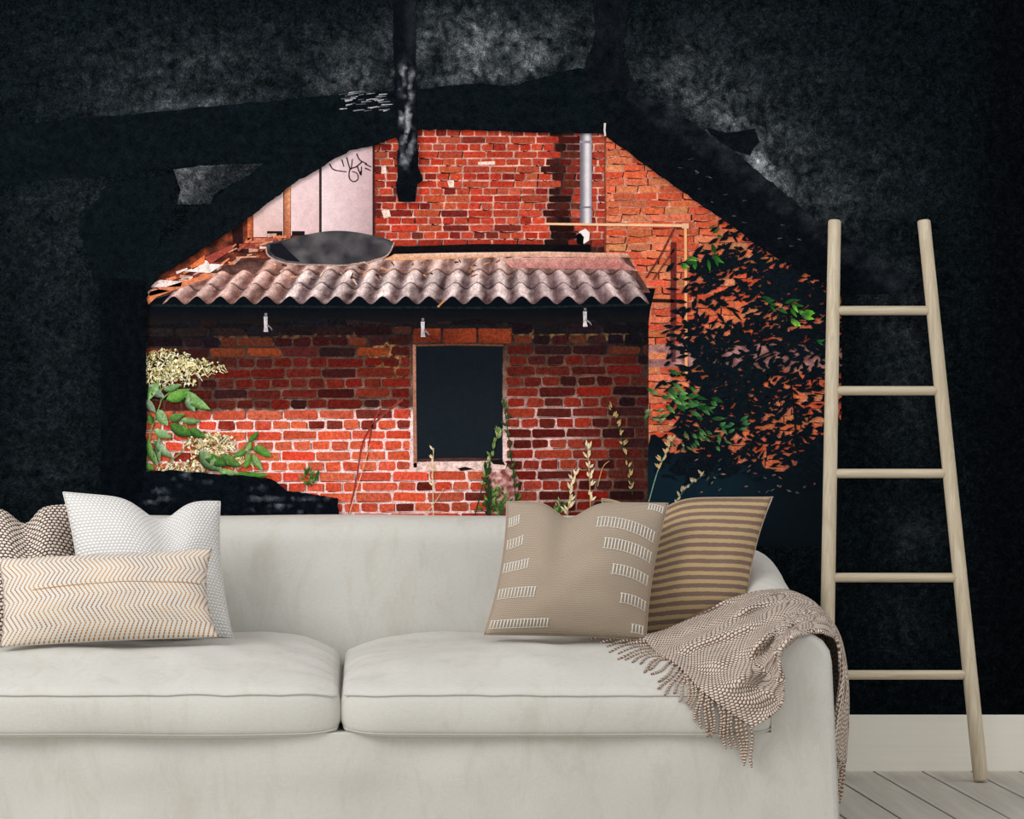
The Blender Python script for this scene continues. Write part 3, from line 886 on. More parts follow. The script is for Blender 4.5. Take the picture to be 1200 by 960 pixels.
sprig(762, 492, 8, 6, 4, -.4, 11, [(110, 150, 80), (170, 200, 150)]); sprig(822, 508, 10, 10, 6, .5, 13, [(60, 110, 66), (110, 160, 90)]); sprig(860, 500, 9, 10, 4, -.2, 13, [(80, 140, 90), (50, 100, 60)])
sprig(845, 515, 5, 4, 6, 1.0, 12, [(90, 150, 90)]); sprig(800, 520, 8, 8, 8, 1.1, 9, [(190, 170, 130), (150, 130, 90)])
spk = []
for i in range(110):
    u, v = U(800, 965), U(540, 622)
    if R() > .25 + .5 * math.exp(-((u - 905) / 30) ** 2 - ((v - 565) / 14) ** 2) + .3 * math.exp(-((u - 830) / 14) ** 2 - ((v - 545) / 14) ** 2): continue
    spk.append(leaf_poly(u, v, U(-1, .6), U(3, 7), U(1, 2.4), random.choice([(150, 96, 78), (110, 120, 116), (196, 150, 120), (60, 84, 90)]), (70, 60, 60)))
V, Fc, C = plates(spk, 14, 0.0002)
tag(mesh('glints', V, Fc, bush, M_LEAF, False, C), kind='stuff')

# --- the dark ruined wall that frames the opening
BL = [  # (u, v, ru, rv, angle deg, grey added)
    (560, 62, 95, 50, 0, 34), (420, 80, 70, 34, -8, 20), (200, 96, 120, 42, -6, 20), (330, 50, 140, 40, 0, 7), (120, 50, 140, 60, 0, 4),
    (790, 95, 50, 40, 25, 22), (865, 150, 60, 50, 38, 26), (900, 215, 40, 55, 40, 22), (960, 240, 60, 40, 38, 18), (850, 60, 110, 60, 0, 12), (970, 150, 90, 80, 20, 9),
    (1040, 215, 70, 50, 10, 8), (1060, 440, 32, 110, 0, 14), (1045, 350, 50, 60, 0, 10), (1070, 620, 40, 40, 0, 12), (1050, 735, 46, 46, 0, 12),
    (90, 250, 60, 50, 20, 8), (60, 320, 70, 110, 0, 8), (70, 500, 50, 90, 0, 7), (40, 560, 60, 60, 0, 5), (630, 60, 60, 50, 0, 22), (520, 30, 60, 30, 0, 14),
    (848, 140, 20, 9, 20, 40), (886, 186, 9, 22, -20, 46), (905, 210, 12, 20, -30, 36), (800, 112, 26, 10, 35, 28), (590, 86, 60, 9, -6, 34), (690, 60, 12, 30, 0, 20), (425, 100, 50, 9, -8, 24), (230, 122, 90, 8, -5, 18), (130, 285, 20, 16, 0, 26)]
def wall_tone(u, v):
    g = 0.0
    for (cu, cv, ru, rv, an, s) in BL:
        a = math.radians(an); du, dv = u - cu, v - cv
        x = (du * math.cos(a) + dv * math.sin(a)) / ru; y = (-du * math.sin(a) + dv * math.cos(a)) / rv
        q = x * x + y * y
        if q < 6: g += s * math.exp(-q)
    n1 = fbm(u * .028, v * .028, 1.0, 5); n2 = fbm(u * .11, v * .11, 8.0, 4)
    g *= max(0.12, 1.0 + 0.75 * n1 + 0.9 * n2)
    vein = abs(fbm(u * .02 + 9, v * .02, 4.0, 4))
    if vein < 0.035 and g > 8: g *= 0.25
    far = sstep(1120, 1180, u)
    b0 = mix((14, 20, 24), (10, 13, 16), far)
    g *= 1.25
    return (b0[0] + g, b0[1] + g * 0.99, b0[2] + g)
outer = rect(-640, -88, 1500, 837)
hole = rough_outline(OPEN, 6, 1.6, 3.0)
sheet('dark_plaster_wall', outer, 30, wall_tone, M_PLAST, mural, [hole], step=5.5)

def beam(name, pts, tone, layer, amp=2.0, step=6, mat=M_CHAR, seed=0):
    return sheet(name, rough_outline(pts, 7, amp, seed), layer, tone, mat, mural, step=step)
def dk(base, amp, sc=(0.02, 0.15), z=0):
    return lambda u, v: tuple(max(3, x + amp * fbm(u * sc[0], v * sc[1], z)) for x in base)
beam('charred_tie_beam', [(-640, 196), (0, 149), (200, 130), (395, 112), (462, 107), (560, 98), (600, 102), (660, 84), (700, 78), (738, 104), (706, 157), (640, 156), (555, 152.5), (489, 152), (470, 158), (436, 172), (412, 176), (340, 190), (220, 194), (130, 206), (0, 216), (-640, 262)],
     dk((12, 18, 22), 4), 32)['label'] = 'near-black charred tie beam across the ruin'
beam('charred_brace', [(186, 325), (275, 268), (345, 215), (412, 176), (330, 186), (300, 196), (240, 243), (190, 290), (120, 320), (172, 345)], dk((13, 19, 23), 3), 33)
beam('charred_brace', [(92, 262), (130, 214), (205, 205), (205, 240), (180, 300), (110, 330)], dk((12, 18, 22), 3), 32.5, 5)
beam('charred_post', [(118, 325), (172, 330), (172, 560), (172, 620), (120, 640)], dk((9, 13, 18), 3, (.15, .02)), 33.5)
beam('charred_rafter', [(706, 157), (735, 105), (790, 130), (860, 178), (960, 262), (1075, 330), (1040, 345), (985, 345), (940, 318), (905, 300), (868, 273), (820, 240), (760, 197)],
     lambda u, v: mix((11, 15, 20), (34, 38, 43), (1 if (v - 105) < (u - 735) * 0.72 + 16 else .12) * (0.5 + 0.9 * fbm(u * .05, v * .08, 6))), 31.4)
beam('charred_stud', [(690, -60), (738, -60), (736, 20), (728, 60), (745, 105), (690, 110), (684, 80), (698, 40)], dk((15, 19, 24), 9, (.06, .04)), 33.8, 3)
pl = beam('bare_plaster_patch', [(204, 199), (250, 194), (308, 192), (292, 206), (252, 228), (246, 240), (208, 240), (212, 224)], lambda u, v: mix((30, 34, 38), (104, 106, 110), (0.55 + .9 * fbm(u * .09, v * .09)) * sstep(275, 225, u + (v - 200) * .6) + .08), 34, 1.5, 4, M_PLAST)
beam('plaster_hollow', [(826, 150), (850, 156), (884, 152), (888, 168), (878, 182), (858, 176), (838, 164)], dk((14, 18, 23), 3), 34, 3)
# silver streaks on the tie beam
for i in range(44):
    u, v = U(396, 450), U(108, 131)
    plate('char_glint', ribbon_pts([(u, v), (u + U(5, 14), v - U(.5, 1.6))], U(.8, 1.9), .6), random.choice([(120, 122, 128), (70, 72, 78), (170, 170, 174)]), 35 + R() * 1.5, M_CHAR, mural, 0.00003)
for i in range(16):
    u = U(770, 960); v = 157 + (u - 706) * .70 - U(6, 44)
    plate('char_glint', ribbon_pts([(u, v), (u + U(2, 6), v + U(-1, 2.5))], U(.8, 1.6), .5), random.choice([(80, 84, 90), (56, 60, 66)]), 35, M_CHAR, mural)
post = beam('hanging_charred_post', [(459, -60), (486, -60), (487, 60), (489, 150), (490, 196), (496, 212), (488, 216), (487, 238), (467, 237), (464, 224), (466, 170), (462, 110)],
     lambda u, v: mix((12, 16, 21), (150, 152, 158), (sstep(465, 472, u) * sstep(488, 482, u) * sstep(60, 90, v) * sstep(206, 188, v)) * max(0, .30 + 1.5 * fbm(u * .16, v * .06, 2, 4)) + .10 * sstep(90, 40, v) * sstep(470, 480, u)), 36, 2.2, 3.5)
post['label'] = 'burnt hanging timber with silvery cracked face'
# rubble ledge bottom left
led = beam('burnt_ledge', [(172, 552), (200, 551), (300, 559), (318, 561), (335, 575), (372, 580), (396, 584), (398, 640), (150, 640)],
           lambda u, v: mix((12, 17, 23), (110, 114, 122), max(0, fbm(u * .035, v * .22, 5, 6) * 1.7 - .50)), 34.3, 2.0, 4)

# ------------------------------------------------------------------ sofa
SX = -0.042                       # centre of the sofa
FY = 5.75                         # front plane
sofa = empty('sofa', (SX, 6.25, 0))
tag(sofa, 'off-white linen slipcovered two-seat sofa in front of the mural', 'sofa')
def wr(p, amp, sc, z=0.0):
    return amp * fbm(p.x * sc, p.z * sc + p.y * sc * 0.7, z, 3)

# base with a front panel
V, Fc = rounded_box((1.076, 0.4723, 0.135), 0.004, (60, 8, 10))
V = [v + Vector((SX, FY + 0.46, 0.136)) for v in V]
for v in V:
    if v.y < FY + 0.05:
        k = 1 - sstep(0.80, 1.03, abs(v.x - SX))
        v.y += (wr(v, 0.014, 3.0) - 0.008 * sstep(0.30, 0.16, v.z) * sstep(0.10, 0.19, v.z) * (0.5 + 0.5 * math.sin(v.x * 2.6 + 2.2))) * k
mesh('base', V, Fc, sofa, M_SOFA, True)

# arms: extruded rounded profile that climbs towards the back
def arm(sign):
    V, Fc = [], []
    ys = [FY - 0.012, FY - 0.008, FY + 0.004, FY + 0.03] + [FY + 0.03 + 0.86 * i / 22 for i in range(1, 23)]
    ins = [0.90, 0.965, 0.995, 1.0] + [1.0] * 22
    n = 0
    for y, k in zip(ys, ins):
        h = 0.517 + 0.150 * sstep(FY + 0.10, FY + 0.80, y)
        xi, xo = 1.066, 1.214
        r = (xo - xi) / 2
        pr = [(xi, 0.0)] + [(xi - 0.004 * math.sin(math.pi * i / 8), (h - r) * i / 8) for i in range(1, 8)]
        pr += [((xi + xo) / 2 - r * math.cos(a), h - r + r * math.sin(a)) for a in [math.pi * i / 16 for i in range(17)]]
        pr += [(xo + 0.022 * (1 - (h - r) * (8 - i) / 8 / (h - r)), (h - r) * (8 - i) / 8) for i in range(1, 9)]
        n = len(pr)
        for (x, z) in pr:
            x = xi + (x - xi) * k; z = z * (1 - (1 - k) * 0.3)
            p = Vector((x, y, z))
            if y > FY + 0.02: p.x += wr(p, 0.006, 5, sign * 3.0)
            V.append(Vector((SX + sign * p.x, p.y, p.z)))
    for j in range(len(ys) - 1):
        for i in range(n - 1):
            a = j * n + i
            Fc.append((a, a + n, a + n + 1, a + 1) if sign > 0 else (a, a + 1, a + n + 1, a + n))
    Fc.append(tuple(range(n)) if sign > 0 else tuple(reversed(range(n))))
    Fc.append(tuple((len(ys) - 1) * n + i for i in (reversed(range(n)) if sign > 0 else range(n))))
    o = mesh('arm', V, Fc, sofa, M_SOFA, True)
    for p in o.data.polygons:
        if len(p.vertices) > 4: p.use_smooth = False
    # welt round the front edge of the arm
    pth = [V[2 * n + i] + Vector((0, -0.001, 0)) for i in range(8, n, 2)]
    TV, TF = tube(pth, 0.0022, 6)
    mesh('welt', TV, TF, o, M_SEAM, True)
    return o
armR = arm(1); armL = arm(-1)

# backrest
V, Fc = rounded_box((1.19, 0.10, 0.24), 0.07, (70, 6, 20))
for v in V:
    x, y, z = v.x, v.y, v.z
    t = (z + 0.24) / 0.48
    drop = 0.115 * sstep(0.70, 1.19, abs(x)) * t
    zz = 0.285 + t * 0.47 - drop
    yy = 6.58 + y + 0.055 * t - 0.09 * sstep(0.86, 1.19, abs(x)) * (1 - 0.4 * t)
    p = Vector((SX + x, yy, zz))
    p.y += wr(p, 0.010, 2.6, 7.0) if y < 0 else 0
    p.z += 0.004 * nz(x * 3, 1.5)
    v[:] = p
mesh('backrest', V, Fc, sofa, M_SOFA, True)

# two seat cushions with welted seams
def cushion(xa, xb, seed, right):
    hx = (xb - xa) / 2; cx = (xa + xb) / 2
    y0, y1 = FY - 0.038, 6.47
    hy = (y1 - y0) / 2; cy = (y0 + y1) / 2
    zb, zt = 0.258, 0.376
    hz = (zt - zb) / 2
    V, Fc = rounded_box((hx, hy, hz), 0.024, (56, 36, 6))
    def warp(p):
        u = p.x / hx; w = p.y / hy; t = p.z / hz
        # rounded corners in plan
        q = Vector((cx + p.x, cy + p.y, (zb + zt) / 2 + p.z))
        e = abs(u) ** 10
        q.y += (0.030 * e if w < 0 else -0.05 * e) * abs(w)
        q.x += math.copysign((0.006 - 0.016 * abs(t) ** 3) * abs(u) ** 14, u)
        if t > 0:
            plateau = (1 - abs(u) ** 5.5) ** 0.75 if abs(u) < 1 else 0
            fw = (1 - max(0.0, -w * 0.99) ** 2.3) * (1 - 0.18 * max(0.0, w) ** 6)
            q.z += 0.078 * plateau * fw * t
            q.z += (0.014 * nz(q.x * 4 + seed, q.y * 5) + 0.007 * nz(q.x * 11, q.y * 8, seed)) * t * (1 - w ** 6)
            # small puckers near the ends
            q.z += (0.006 * math.sin(q.y * 60 + q.x * 14 + 3 * nz(q.x * 6, q.y * 6)) * abs(u) ** 6 + 0.006 * abs(nz(q.x * 7 + seed, q.y * 3.0, 2.0)) - 0.004) * t
        # sag of the bottom corners
        if t < 0: q.z += 0.016 * abs(u) ** 20 * (-t) + 0.004 * nz(q.x * 3, seed) * (-t)
        if w < -0.9:
            q.y -= 0.012 * (1 - t * t) * (1 - u ** 8) + 0.008 * nz(q.x * 5, q.z * 8, seed)
        return q
    o = mesh('seat_cushion', [warp(v) for v in V], Fc, sofa, M_SOFA, True)
    for tz in (0.86, -0.80):
        pth = []
        for i in range(81):
            u = -0.985 + 1.97 * i / 80
            p = warp(Vector((u * hx, -hy, tz * hz)))
            p2 = p.copy(); p2.y -= 0.0005
            pth.append(p2)
        TV, TF = tube(pth, 0.0020, 6)
        mesh('seam', TV, TF, o, M_SEAM, True)
    return o
cushL = cushion(SX - 1.062, SX - 0.006, 1.3, False)
cushR = cushion(SX + 0.002, SX + 1.070, 5.7, True)

# ------------------------------------------------------------------ pillows
def bil(c, u, v):       # c = TL, TR, BR, BL ; u,v in 0..1 (v down)
    return c[0] * ((1 - u) * (1 - v)) + c[1] * (u * (1 - v)) + c[2] * (u * v) + c[3] * ((1 - u) * v)
def pillow(name, label, corners, thick, mat, pin=(0.06, 0.06, 0.03, 0.06), chop=(0.55, 0.0, 0.16), n=44, seed=0.0, wrink=0.006, back=0.6):
    C = [at(*c) for c in corners]
    nrm = (C[1] - C[0] + C[2] - C[3]).cross(C[3] - C[0] + C[2] - C[1]).normalized()
    if nrm.y > 0: nrm = -nrm
    o = empty(name, bil(C, 0.5, 1.0))
    tag(o, label, 'pillow', 'throw pillows on the sofa')
    def P(a, b, side):   # a,b in -1..1
        u = a; v = b
        pl = pin[3] if u < 0 else pin[1]; pt = pin[0] if v < 0 else pin[2]
        u2 = u * (1 - pl * (1 - v * v)); v2 = v * (1 - pt * (1 - u * u))
        ch = chop[1] * math.exp(-((u - chop[0]) / chop[2]) ** 2) * ((1 - v) / 2) ** 1.6
        v2 += ch
        p = bil(C, (u2 + 1) / 2, (v2 + 1) / 2)
        body = max(0.0, (1 - u * u) * (1 - v * v)) ** 0.58
        body *= 1 - 0.35 * (ch / max(chop[1], 1e-6)) if chop[1] else 1
        h = thick * body * (1 if side > 0 else back)
        h += wrink * nz(u * 2.6 + seed, v * 2.6, seed) * body * 1.5
        # tension folds that run out of the corners
        for (qa, qb) in ((-1, -1), (1, -1), (1, 1), (-1, 1)):
            d = math.hypot(u - qa, v - qb)
            if d < 1.1: h += wrink * 0.55 * math.sin(9 * math.atan2(v - qb, u - qa) + seed) * d * (1.1 - d) * body
        return p + nrm * (h * side)
    V, Fc, UVs = [], [], []
    g = [math.sin(math.pi / 2 * (-1 + 2 * i / n)) * 0.35 + 0.65 * (-1 + 2 * i / n) for i in range(n + 1)]
    for b in g:
        for a in g:
            V.append(P(a, b, 1)); UVs.append(((a + 1) / 2, (1 - b) / 2))
    m = n + 1
    off = len(V); bid = {}
    for j, b in enumerate(g):
        for i, a in enumerate(g):
            if i in (0, n) or j in (0, n): bid[(i, j)] = j * m + i
            else:
                bid[(i, j)] = len(V); V.append(P(a, b, -1)); UVs.append(((a + 1) / 2, (1 - b) / 2))
    for j in range(n):
        for i in range(n):
            a = j * m + i
            Fc.append((a, a + m, a + m + 1, a + 1))
            Fc.append((bid[(i, j)], bid[(i + 1, j)], bid[(i + 1, j + 1)], bid[(i, j + 1)]))
    cov = mesh('cover', V, Fc, o, mat, True, None, UVs)
    rim = [P(a, -1, 1) for a in g] + [P(1, b, 1) for b in g[1:]] + [P(a, 1, 1) for a in reversed(g[:-1])] + [P(-1, b, 1) for b in reversed(g[:-1])]
    return o, P, rim

def weave_mat(name, fn, bump=0.6, dist=0.002):
    """fn(b, U, V, uv) -> (colour socket, height socket)"""
    m, nt, bs = new_mat(name); b = NB(nt)
    u, v, uv = b.uv()
    c, h = fn(b, u, v, uv)
    b.l(c, bs.inputs['Base Color'])
    bs.inputs['Roughness'].default_value = 0.95
    bs.inputs['Specular IOR Level'].default_value = 0.1
    if h is not None: b.bump(h, bump, dist, bs)
    return m
def sinw(b, x, freq, ph=0.0):
    return b.math('SINE', b.math('ADD', b.math('MULTIPLY', x, freq * 2 * math.pi), ph))
def basket(b, u, v, fu, fv):
    # staggered small stitches: rows alternate by half a stitch
    row = b.math('FLOOR', b.math('MULTIPLY', v, fv))
    off = b.math('MULTIPLY', b.math('MODULO', row, 2.0), 0.5)
    fx = b.math('FRACT', b.math('ADD', b.math('MULTIPLY', u, fu), off))
    fy = b.math('FRACT', b.math('MULTIPLY', v, fv))
    dx = b.math('ABSOLUTE', b.math('SUBTRACT', fx, 0.5)); dy = b.math('ABSOLUTE', b.math('SUBTRACT', fy, 0.5))
    d = b.math('ADD', b.math('POWER', b.math('MULTIPLY', dx, 2.0), 2.0), b.math('POWER', b.math('MULTIPLY', dy, 2.0), 2.0))
    return b.math('SUBTRACT', 1.0, b.math('MINIMUM', d, 1.0))     # 1 at stitch centre

def fn_brown(b, u, v, uv):
    h = basket(b, u, v, 27, 40)
    nn = b.noise(26, 2, 0.5, uv)
    f = b.ramp(b.math('ADD', h, b.math('MULTIPLY', b.math('SUBTRACT', nn, 0.5), 0.9)), 0.28, 0.52)
    return b.mixc(f, lin((88, 62, 50)), lin((230, 220, 209))), h
M_PA = weave_mat('brown_cream_basketweave', fn_brown, 0.6, 0.003)
def fn_white(b, u, v, uv):
    h = basket(b, u, v, 40, 46)
    return b.mixc(b.ramp(h, 0.05, 0.6), lin((204, 201, 198)), lin((236, 235, 233))), h
M_PB = weave_mat('white_waffle_weave', fn_white, 0.7, 0.004)
def fn_chev(b, u, v, uv):
    fy = b.math('MULTIPLY', v, 3.4)
    tri = b.math('ABSOLUTE', b.math('SUBTRACT', b.math('FRACT', fy), 0.5))
    ph = b.math('ADD', b.math('MULTIPLY', u, 44.0), b.math('MULTIPLY', tri, 3.6))
    w = b.math('ABSOLUTE', b.math('SUBTRACT', b.math('FRACT', ph), 0.5))
    nn = b.noise(9, 3, 0.6, uv)
    thr = b.math('ADD', 0.165, b.math('MULTIPLY', b.math('SUBTRACT', nn, 0.5), 0.10))
    mask = b.math('LESS_THAN', w, thr)
    st = b.math('FRACT', b.math('MULTIPLY', v, 46.0))
    dash = b.math('GREATER_THAN', st, 0.22)
    mask = b.math('MULTIPLY', mask, dash)
    oc = b.mixc(b.ramp(b.noise(5, 2, 0.5, uv), 0.35, 0.65), lin((192, 136, 46)), lin((140, 90, 30)))
    c = b.mixc(mask, lin((214, 210, 204)), oc)
    return c, b.math('MULTIPLY', b.math('SUBTRACT', 1.0, mask), st)
M_PC = weave_mat('cream_ochre_chevron', fn_chev, 0.35, 0.0015)
def fn_tan(b, u, v, uv):
    h = basket(b, u, v, 80, 100)
    nn = b.noise(60, 2, 0.6, uv)
    c = b.mixc(b.ramp(h, 0.1, 0.7), lin((140, 124, 108)), lin((192, 177, 160)))
    return b.mixc(b.ramp(nn, 0.35, 0.65, 0, 0.35), c, lin((164, 146, 126))), h
M_PD = weave_mat('tan_twill', fn_tan, 0.5, 0.002)
def fn_stripe(b, u, v, uv):
    wob = b.math('MULTIPLY', b.math('SUBTRACT', b.noise(30, 2, 0.6, uv), 0.5), 0.010)
    fr = b.math('FRACT', b.math('MULTIPLY', b.math('ADD', v, wob), 17.0))
    m1 = b.ramp(b.math('ABSOLUTE', b.math('SUBTRACT', fr, 0.5)), 0.22, 0.30)
    nn = b.noise(160, 2, 0.6, uv)
    c = b.mixc(m1, lin((112, 90, 84)), lin((190, 164, 120)))
    c = b.mixc(b.ramp(nn, 0.4, 0.62, 0, 0.55), c, lin((150, 128, 108)))
    return c, m1
M_PE = weave_mat('mauve_ochre_stripe', fn_stripe, 0.35, 0.002)
M_STITCH = plain('white_stitch_yarn', lin((232, 228, 220)), 0.95, 0.1)
M_PIPE_T = plain('tan_piping', lin((176, 158, 138)), 0.95, 0.1)
M_PIPE_W = plain('white_piping', lin((214, 211, 206)), 0.95, 0.1)
M_PIPE_G = plain('grey_edging', lin((132, 128, 124)), 0.95, 0.1)

pa, Pa, ra = pillow('throw_pillow', 'brown and cream basketweave pillow at the far left, behind the chevron pillow',
    [(-62, 596, 6.36), (82, 590, 6.40), (112, 752, 6.24), (-52, 754, 6.20)], 0.085, M_PA, chop=(0.22, 0.24, 0.22), seed=1.0, pin=(0.03, .05, .03, .05))
pb, Pb, rb = pillow('throw_pillow', 'plain white waffle-weave pillow with a dented top, behind the chevron pillow',
    [(74, 577, 6.28), (258, 588, 6.36), (273, 749, 6.24), (98, 752, 6.14)], 0.095, M_PB, chop=(0.20, 0.30, 0.30), seed=2.2, pin=(0.02, .07, .02, .06))
TV, TF = tube([p + Vector((0, -0.001, 0)) for p in rb], 0.0022, 5, False); mesh('piping', TV, TF, pb, M_PIPE_W, True)
pc, Pc, rc = pillow('lumbar_pillow', 'long cream lumbar pillow with ochre zigzag stripes lying against the white pillow',
    [(-2, 655, 6.10), (249, 643, 6.12), (257, 747, 6.02), (0, 759, 5.98)], 0.075, M_PC, chop=(0.5, 0.0, 0.2), seed=3.1, pin=(0.03, .085, .03, .04))
TV, TF = tube([Pc(-0.70 + 1.64 * i / 40, -0.09 - 0.04 * (i / 40), 1) + Vector((0, 0.0003, 0)) for i in range(41)], 0.0015, 5)
mesh('seam', TV, TF, pc, plain('ochre_seam', lin((176, 136, 82)), 0.95, 0.1), True)
pe, Pe, re_ = pillow('throw_pillow', 'ochre and mauve striped pillow behind the tan pillow',
    [(705, 584, 6.34), (905, 583, 6.30), (872, 742, 6.20), (716, 752, 6.26)], 0.090, M_PE, chop=(-0.45, 0.22, 0.3), seed=4.4, pin=(0.0, .09, .02, .05))
TV, TF = tube([p + Vector((0, -0.001, 0)) for p in re_], 0.002, 5, False); mesh('piping', TV, TF, pe, M_PIPE_T, True)
pd, Pd, rd = pillow('throw_pillow', 'tan woven pillow with short bands of white ladder stitching down both sides',
    [(594, 588, 6.20), (783, 590, 6.16), (757, 750, 6.08), (567, 744, 6.12)], 0.105, M_PD, chop=(-0.20, 0.24, 0.24), seed=5.5, pin=(0.0, .05, .02, .07))
TV, TF = tube([p + Vector((0, 0.001, 0)) for p in rd], 0.0018, 5, False); mesh('piping', TV, TF, pd, M_PIPE_T, True)
# ladder-stitched bands: two rails of yarn and a row of crossing stitches, one band a part
def band(a0, a1, b0, hb, cnt, bend=0.0):
    V, Fc = [], []
    def add(path, r):
        s = len(V); tv, tf = tube(path, r, 4); V.extend(tv); Fc.extend(tuple(s + i for i in f) for f in tf)
    def Q(t, e): return Pd(a0 + (a1 - a0) * t, b0 + bend * t * t + e * hb, 1) + Vector((0, -0.0015, 0.0))
    for e in (-0.5, 0.5): add([Q(t / 8.0, e) for t in range(9)], 0.0008)
    cnt = max(4, int(cnt * 0.72))
    for i in range(cnt):
        t = (i + 0.5) / cnt
        add([Q(t, -0.55), Q(t, 0), Q(t, 0.55)], 0.0016)
    mesh('stitched_band', V, Fc, pd, M_STITCH, True)
for (a0, a1, b0, hb, c, bd) in ((-0.97, -0.82, -0.66, .13, 7, -.05), (-0.97, -0.74, -0.32, .13, 9, -.06), (-0.97, -0.62, 0.03, .13, 13, -.05), (-0.97, -0.46, 0.42, .14, 18, -.02), (-0.97, -0.22, 0.86, .11, 26, -.02),
                         (0.16, 0.94, -0.66, .15, 26, 0.20), (0.30, 0.95, -0.32, .15, 22, 0.16), (0.46, 0.96, 0.06, .14, 16, 0.12), (0.62, 0.97, 0.46, .13, 12, 0.08), (0.80, 0.97, 0.86, .11, 6, 0.02), (0.76, 0.97, -0.93, .09, 9, 0.05)):
    band(a0, a1, b0, hb, c, bd)

# ------------------------------------------------------------------ knitted throw over the right arm
def knit(b, u, v, uv):
    h = basket(b, u, v, 1.0, 1.0)
    nn = b.noise(0.35, 2, 0.5, uv)
    f = b.ramp(b.math('ADD', h, b.math('MULTIPLY', b.math('SUBTRACT', nn, 0.5), 0.6)), 0.10, 0.46)
    c = b.mixc(f, lin((104, 78, 62)), lin((224, 210, 198)))
    return c, h
M_THROW = weave_mat('beige_brown_knit', knit, 0.8, 0.004)
M_TASSEL = weave_mat('beige_twisted_yarn', lambda b, u, v, uv: (b.mixc(b.ramp(sinw(b, b.math('ADD', b.math('MULTIPLY', v, 14.0), u), 1.0), -0.3, 0.6), lin((136, 108, 90)), lin((222, 208, 194))), sinw(b, b.math('ADD', b.math('MULTIPLY', v, 14.0), u), 1.0)), 0.6, 0.002)

def bvh_of(objs):
    bpy.context.view_layer.update()
    V, Fc = [], []
    for o in objs:
        s = len(V)
        V += [o.matrix_world @ v.co for v in o.data.vertices]
        Fc += [tuple(s + i for i in p.vertices) for p in o.data.polygons]
    return BVHTree.FromPolygons(V, Fc)
sofa_bvh = bvh_of([o for o in sofa.children] )
def rest_on(px, py, d, gap=0.010):
    """keep a cloth point clear of the sofa: in front of the surface it would sink into"""
    o = Vector((0, 0, CAMZ)); dr = (at(px, py, 1.0) - o).normalized()
    hit = sofa_bvh.ray_cast(o, dr, 12.0)
    if hit[0] is not None: d = min(d, hit[0].y - gap)
    return d

ctrl = [  # rows from the fringed end on the seat, up over the arm, to the end hanging outside; (px, py, depth)
    [(752, 745, 6.10), (768, 764, 5.98), (795, 781, 5.86), (818, 806, 5.74), (848, 830, 5.69), (882, 853, 5.68)],
    [(778, 739, 6.10), (796, 752, 5.98), (822, 768, 5.86), (850, 793, 5.74), (884, 812, 5.69), (913, 830, 5.68)],
    [(812, 722, 6.10), (832, 735, 6.0), (852, 750, 5.88), (876, 772, 5.78), (900, 792, 5.70), (919, 800, 5.68)],
    [(846, 706, 6.12), (864, 718, 6.02), (882, 733, 5.90), (896, 752, 5.80), (908, 770, 5.73), (914, 778, 5.70)],
    [(878, 696, 6.15), (892, 704, 6.06), (906, 718, 5.95), (914, 736, 5.85), (917, 752, 5.76), (916, 765, 5.72)],
    [(902, 692, 6.18), (916, 697, 6.10), (928, 708, 5.98), (935, 723, 5.88), (936, 735, 5.78), (934, 748, 5.73)],
    [(922, 692, 6.18), (938, 698, 6.10), (950, 708, 6.00), (957, 721, 5.90), (958, 732, 5.80), (955, 742, 5.74)],
    [(940, 700, 6.14), (957, 710, 6.06), (968, 721, 5.98), (973, 731, 5.90), (973, 738, 5.82), (968, 743, 5.75)],
    [(950, 722, 6.10), (970, 734, 6.02), (982, 744, 5.96), (986, 754, 5.88), (984, 760, 5.81), (981, 752, 5.79)],
    [(958, 770, 6.08), (978, 780, 6.00), (990, 790, 5.94), (993, 798, 5.87), (989, 800, 5.80), (984, 786, 5.79)],
    [(962, 830, 6.06), (980, 836, 5.98), (992, 842, 5.92), (993, 846, 5.86), (985, 850, 5.80), (979, 838, 5.79)],
    [(964, 872, 6.04), (978, 880, 5.96), (990, 886, 5.90), (989, 892, 5.85), (981, 890, 5.80), (975, 868, 5.79)]]
NR, NC = len(ctrl), len(ctrl[0])
SUBR, SUBC = 10, 16
rows = []
cols_i = [curve(r, SUBC) for r in ctrl]                    # refine across
ncol = len(cols_i[0])
for c in range(ncol):
    pass
lines = [curve([cols_i[r][c] for r in range(NR)], SUBR) for c in range(ncol)]    # refine along
nrow = len(lines[0])
grid = [[list(lines[c][r]) for c in range(ncol)] for r in range(nrow)]
for r in range(nrow):
    for c in range(ncol):
        px, py, d = grid[r][c]
        s = r / (nrow - 1); t = c / (ncol - 1)
        # folds that run along the throw and bunch where it slides off the arm
        amp = 0.034 * sstep(0.0, 0.14, s) * (1 - 0.72 * sstep(0.40, 0.60, s)) + 0.007
        f = 1.0 - 2.0 * abs(math.sin(math.pi * (t * 2.7 + 0.55 * math.sin(s * 4.0) + 0.25 * nz(s * 6, t * 3)))) + 0.5 * math.sin(2 * math.pi * (t * 5.3 - s * 3.0)) + 0.6 * nz(s * 14, t * 6, 3)
        grid[r][c][2] = (rest_on(px, py, d, 0.014 + amp * 0.6) if s < 0.64 else d) - amp * 0.6 * f
for it in range(3):       # relax the depth, then clear the sofa again
    g2 = [[p[2] for p in row] for row in grid]
    for r in range(nrow):
        for c in range(ncol):
            acc, k = 0, 0
            for dr_, dc_ in ((1, 0), (-1, 0), (0, 1), (0, -1)):
                if 0 <= r + dr_ < nrow and 0 <= c + dc_ < ncol: acc += g2[r + dr_][c + dc_]; k += 1
            d = 0.4 * g2[r][c] + 0.6 * acc / k
            if r < nrow * 0.55: d = rest_on(grid[r][c][0], grid[r][c][1], d, 0.008)
            grid[r][c][2] = d
TP = [[at(*grid[r][c]) for c in range(ncol)] for r in range(nrow)]
